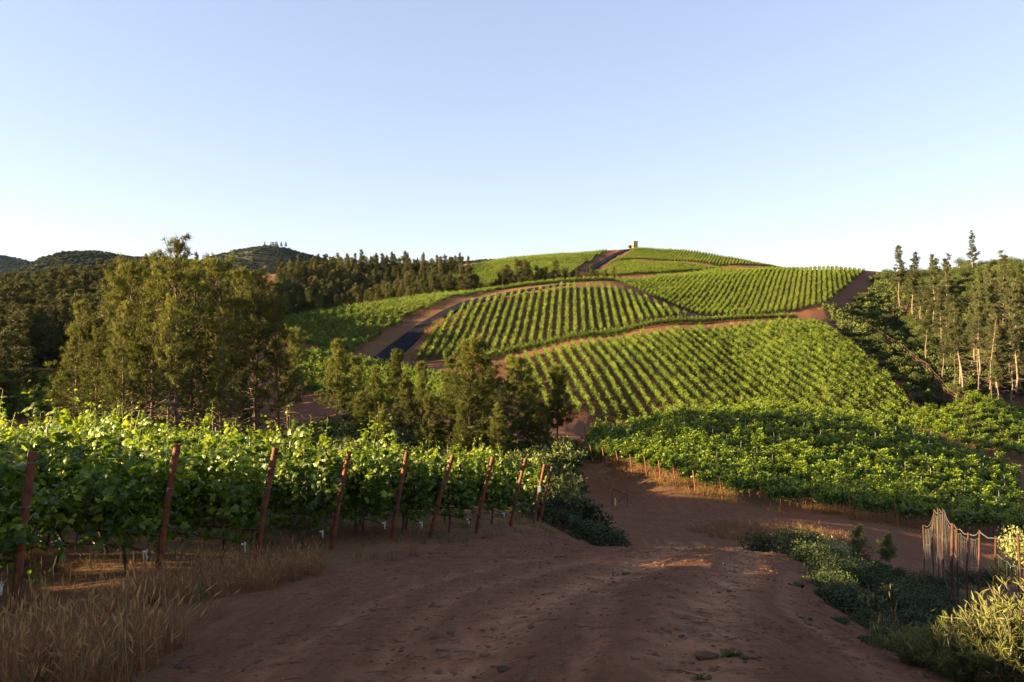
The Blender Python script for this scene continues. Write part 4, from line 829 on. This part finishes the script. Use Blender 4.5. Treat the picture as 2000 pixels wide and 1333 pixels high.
def grass_at(xy, s, green):
    n = len(xy); return np.c_[xy, H(xy[:, 0], xy[:, 1])], s, np.where(rng.random(n) < green, rng.integers(4, 8, n), rng.integers(0, 4, n))
def rnd_in(Pw, n): 
    lo, hi = Pw.min(0), Pw.max(0); c = lo+rng.random((n, 2))*(hi-lo); return c[inside(c[:, 0], c[:, 1], Pw)]
G = []
vergeL = np.array([(-5.6, 5.2), (-2.5, 5.6), (-2.6, 7.0), (-3.1, 8.7), (-2.2, 11.5), (-1.4, 14), (-.6, 17.5), (.8, 21), (1.8, 25), (2.6, 29), (-22, 40), (-22, 18), (-8, 9)])
c = rnd_in(vergeL, 6800); keep = vnoise(c[:, 0]*1.1, c[:, 1]*1.1, 3)*.6+vnoise(c[:, 0]*3, c[:, 1]*3, 4)*.4 > np.where(c[:, 0] < np.interp(c[:, 1], [9.4, 12.9, 17.5, 22.7, 27], [-6, -4.2, -2.7, -.1, 1]), .33, .50); c = c[keep]; G.append(grass_at(c, rng.uniform(.3, .85, len(c))**1.0, np.clip((c[:, 1]-9)/9+.15, 0, .85)))
patch = rnd_in(np.array([(-5.2, 4.9), (-2.5, 4.9), (-2.6, 6.4), (-3.4, 7.2), (-5.4, 7.5)]), 520); G.append(grass_at(patch, rng.uniform(.7, 1.25, len(patch)), np.full(len(patch), .06)))
patch = rnd_in(np.array([(-4.6, 8.6), (-2.9, 9.3), (-2.6, 10.8), (-3.0, 12.4), (-5.2, 11)]), 700); G.append(grass_at(patch, rng.uniform(.5, .9, len(patch)), np.full(len(patch), .05)))
vr = np.array([(4.2, 9), (7.2, 13.5), (8.8, 18), (11, 24), (15, 29), (13, 20), (9, 13), (5.5, 7), (3.0, 4.4), (2.5, 5.5)])
c = rnd_in(vr, 1700); G.append(grass_at(c, rng.uniform(.4, .9, len(c)), np.full(len(c), .7)))
lowr = poly([(1340,0,50),(1450,0,44),(1600,0,42),(1700,0,44),(1560,0,52),(1400,0,55)]); c = rnd_in(lowr, 1500); G.append(grass_at(c, rng.uniform(.6, 1.2, len(c)), np.full(len(c), .25)))
dl = np.array([tuple(q) for q in poly(D_NEAR)]); tt = rng.random(2600)*(len(dl)-1); i = tt.astype(int); c = dl[i]+(dl[np.minimum(i+1, len(dl)-1)]-dl[i])*(tt-i)[:, None]+rng.normal(0, 1.3, (2600, 2))+[.8, .8]; c = c[vnoise(c[:, 0]*.25, c[:, 1]*.25, 5) > .42]
G.append(grass_at(c, rng.uniform(.8, 1.5, len(c)), np.full(len(c), .35)))
bl = poly(B_LEFT+[(812,706,190)]); tt = rng.random(900)*(len(bl)-1); i = tt.astype(int); c = bl[i]+(bl[np.minimum(i+1, len(bl)-1)]-bl[i])*(tt-i)[:, None]+rng.normal(0, .8, (900, 2))+[-.9, 0]
G.append(grass_at(c, rng.uniform(1.2, 2.4, len(c)), np.full(len(c), .3)))
rc = np.array(RC_); tt = rng.random(1500)*(len(rc)-1); i = tt.astype(int); c = rc[i]+(rc[np.minimum(i+1, len(rc)-1)]-rc[i])*(tt-i)[:, None]; sd_ = np.where(rng.random(1500) < .7, -1, 1); c = c+np.stack([sd_*rng.uniform(3.4, 9, 1500), rng.normal(0, 1, 1500)], 1); c = c[(vnoise(c[:, 0]*.3, c[:, 1]*.3, 8) > .45) & ~inside(c[:, 0], c[:, 1], FIELD['B'][0])]
G.append(grass_at(c, rng.uniform(.6, 1.3, len(c)), np.full(len(c), .35)))
gp, gs, gi = (np.concatenate([g[k] for g in G]) for k in range(3))
scatter("grass", gp, rng.uniform(0, 6.28, len(gp)), gs, gi, KG, "dry tan and green grass along the vine rows and track edges", "grass")
def clod(seed):
    r = np.random.default_rng(seed); v = unit(r.normal(0, 1, (14, 3))); 
    import bmesh
    bm = bmesh.new(); bmesh.ops.create_icosphere(bm, subdivisions=1, radius=1); V = np.array([w.co[:] for w in bm.verts]); Fc = np.array([[w.index for w in f.verts] for f in bm.faces]); bm.free()
    V = V*(1+r.normal(0, .16, (len(V), 1)))*[1, .8, .55]; return make_mesh("clod", V, Fc, [M_STONE])
KC = kit("clod_kit", [clod(i) for i in range(4)])
tr_p = np.array([(-2.6, 3.2), (3.5, 3.2), (5.2, 8), (8, 15), (9.5, 19), (2, 25), (0, 19), (-2.4, 11), (-2.4, 6)])
c = rnd_in(tr_p, 22000); sc = np.exp(rng.normal(-4.6, .55, len(c)))
scatter("pebbles", np.c_[c, H(c[:, 0], c[:, 1])], rng.uniform(0, 6.28, len(c)), sc, rng.integers(0, 4, len(c)), KC, "small clods and pebbles strewn over the reddish dirt track", "pebbles")
def straw(seed):
    r = np.random.default_rng(seed); b = MB(); L = r.uniform(.03, .07)
    b.tube([(-L, 0, .006), (0, r.normal(0, .006), .010), (L, r.normal(0, .01), .005)], [.0022, .002, .0012], 4); return b.mesh("straw", M_DRY)
KL = kit("straw_kit", [straw(i) for i in range(5)])
c = rnd_in(tr_p, 5200); keep = vnoise(c[:, 0]*.8, c[:, 1]*.8, 12) > .45; c = c[keep]
scatter("litter", np.c_[c, H(c[:, 0], c[:, 1])], rng.uniform(0, 6.28, len(c)), rng.uniform(.6, 1.6, len(c)), rng.integers(0, 5, len(c)), KL, "dry straw and stem bits lying on the dirt track", "litter")
WEED = [bush_mesh(850+i, .16, .12, 5, 90, .06, M_GRN, M_TWIG, LOBE, LOBE_F, LOBE_C, upright=.3, tint0=.05) for i in range(3)]
for px, d, s, lb in [(1430,4.4,1.0,"dark leafy weed, largest of those growing on the bare track"),(1507,4.05,.6,"small weed on the track right of the largest one"),(1280,8.6,.9,"flat weed on the track below the crest"),(1320,7.9,.7,"tiny weed beside the flat weed below the crest"),(1215,9.6,1.1,"low weed near the left side of the track crest"),(1160,8.9,.5,"very small weed left of the low weed by the crest"),(875,5.2,.35,"tiny green sprout in the middle foreground dirt"),(1553,10.5,1.3,"weed at the right shoulder of the track by the thicket"),(1570,7,1.0,"weed with upright leaves near the right shoulder"),(1100,12.4,1.3,"small green plant by the left edge of the far track"),(1380,3.9,.8,"pale narrow-leaved sprig at the very bottom of the track")]:
    shrub(px, d, s*.62, WEED[int(rng.integers(3))], lb, "weeds on the track", "weed", "weed", sz=.8)
for px, d, L, a, lb in [(880,5.1,.34,.5,"crooked dry twig lying low in the middle of the foreground dirt"),(950,6.6,.3,1.2,"thin dry twig lying left of the tyre marks"),(1070,7.4,.35,.2,"dark dry stick across the left tyre mark"),(1290,5.3,.25,2.2,"short twig on the right tyre mark"),(1340,4.9,.22,.9,"forked dry twig right of the tyre marks")]:
    x, y, z = at(px, d); b = MB(); s = np.linspace(-1, 1, 6); b.tube(np.stack([s*L/2, .02*np.sin(s*4), .008+.01*np.cos(s*3)], 1), np.linspace(.007, .003, 6), 5)
    b.tube([(L*.1, .01, .01), (L*.25, .06, .015), (L*.3, .1, .012)], [.004, .003, .002], 4); o = obj("twig", b.mesh("twig", M_TWIG)); o.location = (x, y, z+.004); o.rotation_euler = (0, 0, a); meta(o, lb, "twig", "twigs on the track")

# ---------------------------------------------------------------- wire fence on the right
FP = [(11.6,17.0,2.35),(11.75,18.4,2.35),(11.9,19.6,2.35),(12.25,20.9,2.35),(12.62,22.0,2.3),(12.9,23.0,2.3),(13.3,24.0,2.45),(14.35,26.5,2.5),(15.0,28.0,2.55),(15.9,30.0,2.4),(17.6,34.0,1.7)]
tops_px = [1045,1045,1050,1038,1043,1033,1025,996,994,997,1027]
fe = bpy.data.objects.new("wire_fence", None); link(fe); x0, y0 = FP[0][:2]; fe.location = (x0, y0, H1(x0, y0)); base = np.array(fe.location)
meta(fe, "sagging wire fence with rusty posts and a torn panel on the right bank", "fence")
TP = []
for k, ((x, y, h), tp) in enumerate(zip(FP, tops_px)):
    zt = (HY-tp)/F*y; zb = min(H1(x, y), zt-1.4); TP.append((x, y, zt, zb)); r_ = .05 if k == 6 else .026
    b = MB(); b.tube([(x, y, zb-.2), (x+rng.normal(0, .03), y, (zb+zt)/2), (x+rng.normal(0, .03), y, zt+.03)], [r_]*3, 8); me = b.mesh("post", M_RUSTD, smooth=True); o = obj("post", me, fe); o.location = -base
bt, hz_, vt = MB(), MB(), MB()
for k in range(len(TP)-1):
    (xa, ya, ta, ba), (xb, yb, tb_, bb) = TP[k], TP[k+1]; s = np.linspace(0, 1, 14); L = math.hypot(xb-xa, yb-ya); sag = .12*L/2
    X = xa+(xb-xa)*s; Y = ya+(yb-ya)*s; top = ta+(tb_-ta)*s-sag*np.sin(s*math.pi); bot = ba+(bb-ba)*s
    bt.tube(np.stack([X, Y-.04, top+rng.normal(0, .008, 14)], 1), .012, 5, False)
    torn = k == 2; drop = .75 if k < 2 else (.9 if torn else .12)
    mt = top-drop+(.35*s if k == 1 else 0)-(.0 if not torn else .5*np.sin(s*math.pi))
    for fr in ((0, .33, .62, .85) if not torn else (.33, .62)):
        z = mt+(bot-mt)*fr; hz_.tube(np.stack([X+(.18*np.sin(s*math.pi) if torn else 0), Y-.045+rng.normal(0, .01, 14), z+rng.normal(0, .015, 14)-(.25*np.sin(s*math.pi) if torn else 0)], 1), .006, 4, False)
    m = max(3, int(L/(.14 if k < 6 else .2))); 
    for j in range(m):
        u = (j+.5)/m; uu = u if not torn else (.05+.35*u**1.5 if u < .6 else u); x = xa+(xb-xa)*u; y = ya+(yb-ya)*u; zt = np.interp(u, s, mt); zb = np.interp(u, s, bot); q = np.linspace(0, 1, 7)
        xx = x+.015*np.sin(q*9+j)+(.35*np.sin(q*math.pi)*(1 if torn else 0)*(.5-u)); vt.tube(np.stack([xx, np.full(7, y-.045), zt+(zb-zt)*q], 1), .0024, 3, False)
# curled loose wires of the torn panel
for j in range(9):
    xa, ya, ta, ba = TP[3]; q = np.linspace(0, 1, 7); vt.tube(np.stack([xa-.02+.28*np.sin(q*2.4)*(1-.06*j), np.full(7, ya-.06), ta-.55-.09*j-.18*q], 1), .004, 3, False)
for nm, b, m in (("barbed_wire", bt, M_WIRE), ("line_wire", hz_, M_WIRE), ("wire_mesh", vt, M_MESHW)):
    o = obj(nm, b.mesh(nm, m), fe); o.location = -base
# brace between two posts at the foot of the hill
x, y, z = at(1196, 60); pr = []
for nm, pts, r_ in (("post", [(0, 0, -.2), (0, 0, 1.75)], .06), ("post", [(1.15, .0, -.35), (1.15, 0, 1.15)], .06), ("rail", [(0, 0, 1.15), (1.1, 0, .65)], .045), ("rail", [(.95, 0, .55), (.45, 0, .15)], .035), ("stake", [(.2, -.2, -.1), (.2, -.2, .45)], .05)):
    b = MB(); b.tube(pts, [r_]*2, 8); pr.append((nm, b.mesh(nm, M_RUST if nm != "stake" else M_YEL, smooth=True)))
thing("fence_brace", pr, (x, y, z+.3), 0, 1, "rusty two-post brace with sloping rail at the foot of the dirt bank", "fence brace")
# old fence on the right slope
hf = [(1757,588,262),(1742,600,252),(1727,613,244),(1712,630,232),(1700,645,224),(1692,660,214),(1735,690,196),(1765,706,184),(1790,724,172),(1810,745,166),(1835,765,158),(1852,785,152),(1868,800,147),(1885,812,143)]
e = bpy.data.objects.new("hillside_fence", None); link(e); meta(e, "old rusty wire fence running down the scrubby gully of the right slope", "fence")
W = []
for px, _, d in hf:
    x, y, z = at(px, d); b = MB(); b.tube([(x, y, z-.2), (x, y, z+2.6)], [.09, .09], 6); obj("post", b.mesh("post", M_RUSTD), e); W.append((x, y, z))
b = MB()
for (xa, ya, za), (xb, yb, zb) in zip(W[:-1], W[1:]):
    for h in (2.4, 1.8, 1.2, .6): b.tube([(xa, ya, za+h), ((xa+xb)/2, (ya+yb)/2, (za+zb)/2+h-.05), (xb, yb, zb+h)], .02, 3, False)
    m = int(math.hypot(xb-xa, yb-ya)/.5)
    for j in range(1, m): u = j/m; q = np.array([xa+(xb-xa)*u, ya+(yb-ya)*u, za+(zb-za)*u]); b.tube([q, q+[0, 0, 2.4]], .012, 3, False)
obj("wire_mesh", b.mesh("wire_mesh", M_RWIRE), e)

# ---------------------------------------------------------------- building, vehicle, marker post
x, y, _ = at(1239.5, 588); z = (HY-484)/F*588
def bx(c, s, m, nm, rz=0, rx=0):
    b = MB(); b.box(c, s, rz, rx); return (nm, b.mesh(nm, m))
hut = [bx((0, 0, 1.9), (3.6, 3.2, 4.6), M_STUCCO, "wall"), bx((.25, 0, 4.32), (4.5, 3.8, .22), M_ROOF, "roof", 0, 0), bx((-3.1, .3, 1.45), (2.9, 2.6, .22), M_ROOF, "porch_roof"), bx((-2.95, 1.3, .5), (2.6, .25, 1.7), M_DARK, "porch_wall"),
       bx((-4.3, -.75, .5), (.18, .18, 1.8), M_TWIG, "porch_post"), bx((-1.95, -.75, .5), (.18, .18, 1.8), M_TWIG, "porch_post"), bx((-.9, -1.62, .9), (.9, .06, 1.9), M_GLASS, "door"), bx((.9, -1.62, 1.2), (.9, .06, .9), M_GLASS, "window"), bx((.3, 0, 4.5), (3.9, 3.3, .14), M_ROOF, "parapet")]
thing("hilltop_hut", hut, (x, y, z), .28, 1, "small tan flat-roofed hut with open side porch on the hilltop", "hut")
x, y, z = at(1099, 271)
cart = [bx((0, 0, .55), (1.5, 1.0, .45), M_WHITE, "body"), bx((-.2, 0, 1.35), (1.0, .95, .06), M_WHITE, "canopy"), bx((.55, 0, .85), (.5, .9, .2), M_DARK, "cargo_bed")]
for sx in (-.5, .5):
    for sy in (-.5, .5):
        b = MB(); b.tube([(sx, sy-.1, .3), (sx, sy+.1, .3)], [.3, .3], 12); cart.append(("wheel", b.mesh("wheel", M_TYRE, smooth=True)))
for sx in (-.65, .25):
    b = MB(); b.tube([(sx, .4, .7), (sx, .4, 1.35)], [.03, .03], 6); b2 = MB(); b2.tube([(sx, -.4, .7), (sx, -.4, 1.35)], [.03, .03], 6); cart += [("strut", b.mesh("strut", M_DARK)), ("strut", b2.mesh("strut", M_DARK))]
thing("utility_cart", cart, (x, y, z+.05), .2, .85, "small white utility cart parked at the top of the steep straight rows", "utility cart")
x, y, z = at(808, 172); b = MB(); b.tube([(0, 0, -.2), (0, 0, 1.35)], [.13, .12], 8); c_ = MB(); c_.tube([(0, 0, 1.35), (0, 0, 1.6)], [.14, .10], 8)
thing("marker_post", [("shaft", b.mesh("shaft", M_DARK)), ("cap", c_.mesh("cap", M_STEEL))], (x, y, z), 0, 1, "short dark post with a pale cap where the dirt path meets the asphalt road", "post")

# ---------------------------------------------------------------- thin evening haze
hb = MB(); zlo = float(GZ.min())-1.0; zhi = 260.0; hb.box((0, 2400, (zlo+zhi)/2), (13000, 13000, zhi-zlo))
hm = bpy.data.materials.new("haze"); hm.use_nodes = True; hn = hm.node_tree; hn.nodes.remove(hn.nodes["Principled BSDF"])
pv = hn.nodes.new("ShaderNodeVolumePrincipled"); pv.inputs["Density"].default_value = 0.000008; pv.inputs["Color"].default_value = (.5, .7, 1, 1); pv.inputs["Anisotropy"].default_value = .2
hn.links.new(pv.outputs[0], hn.nodes["Material Output"].inputs["Volume"])
meta(obj("haze", hb.mesh("haze", hm)), "thin bluish evening haze over the hills", "haze", kind="stuff")
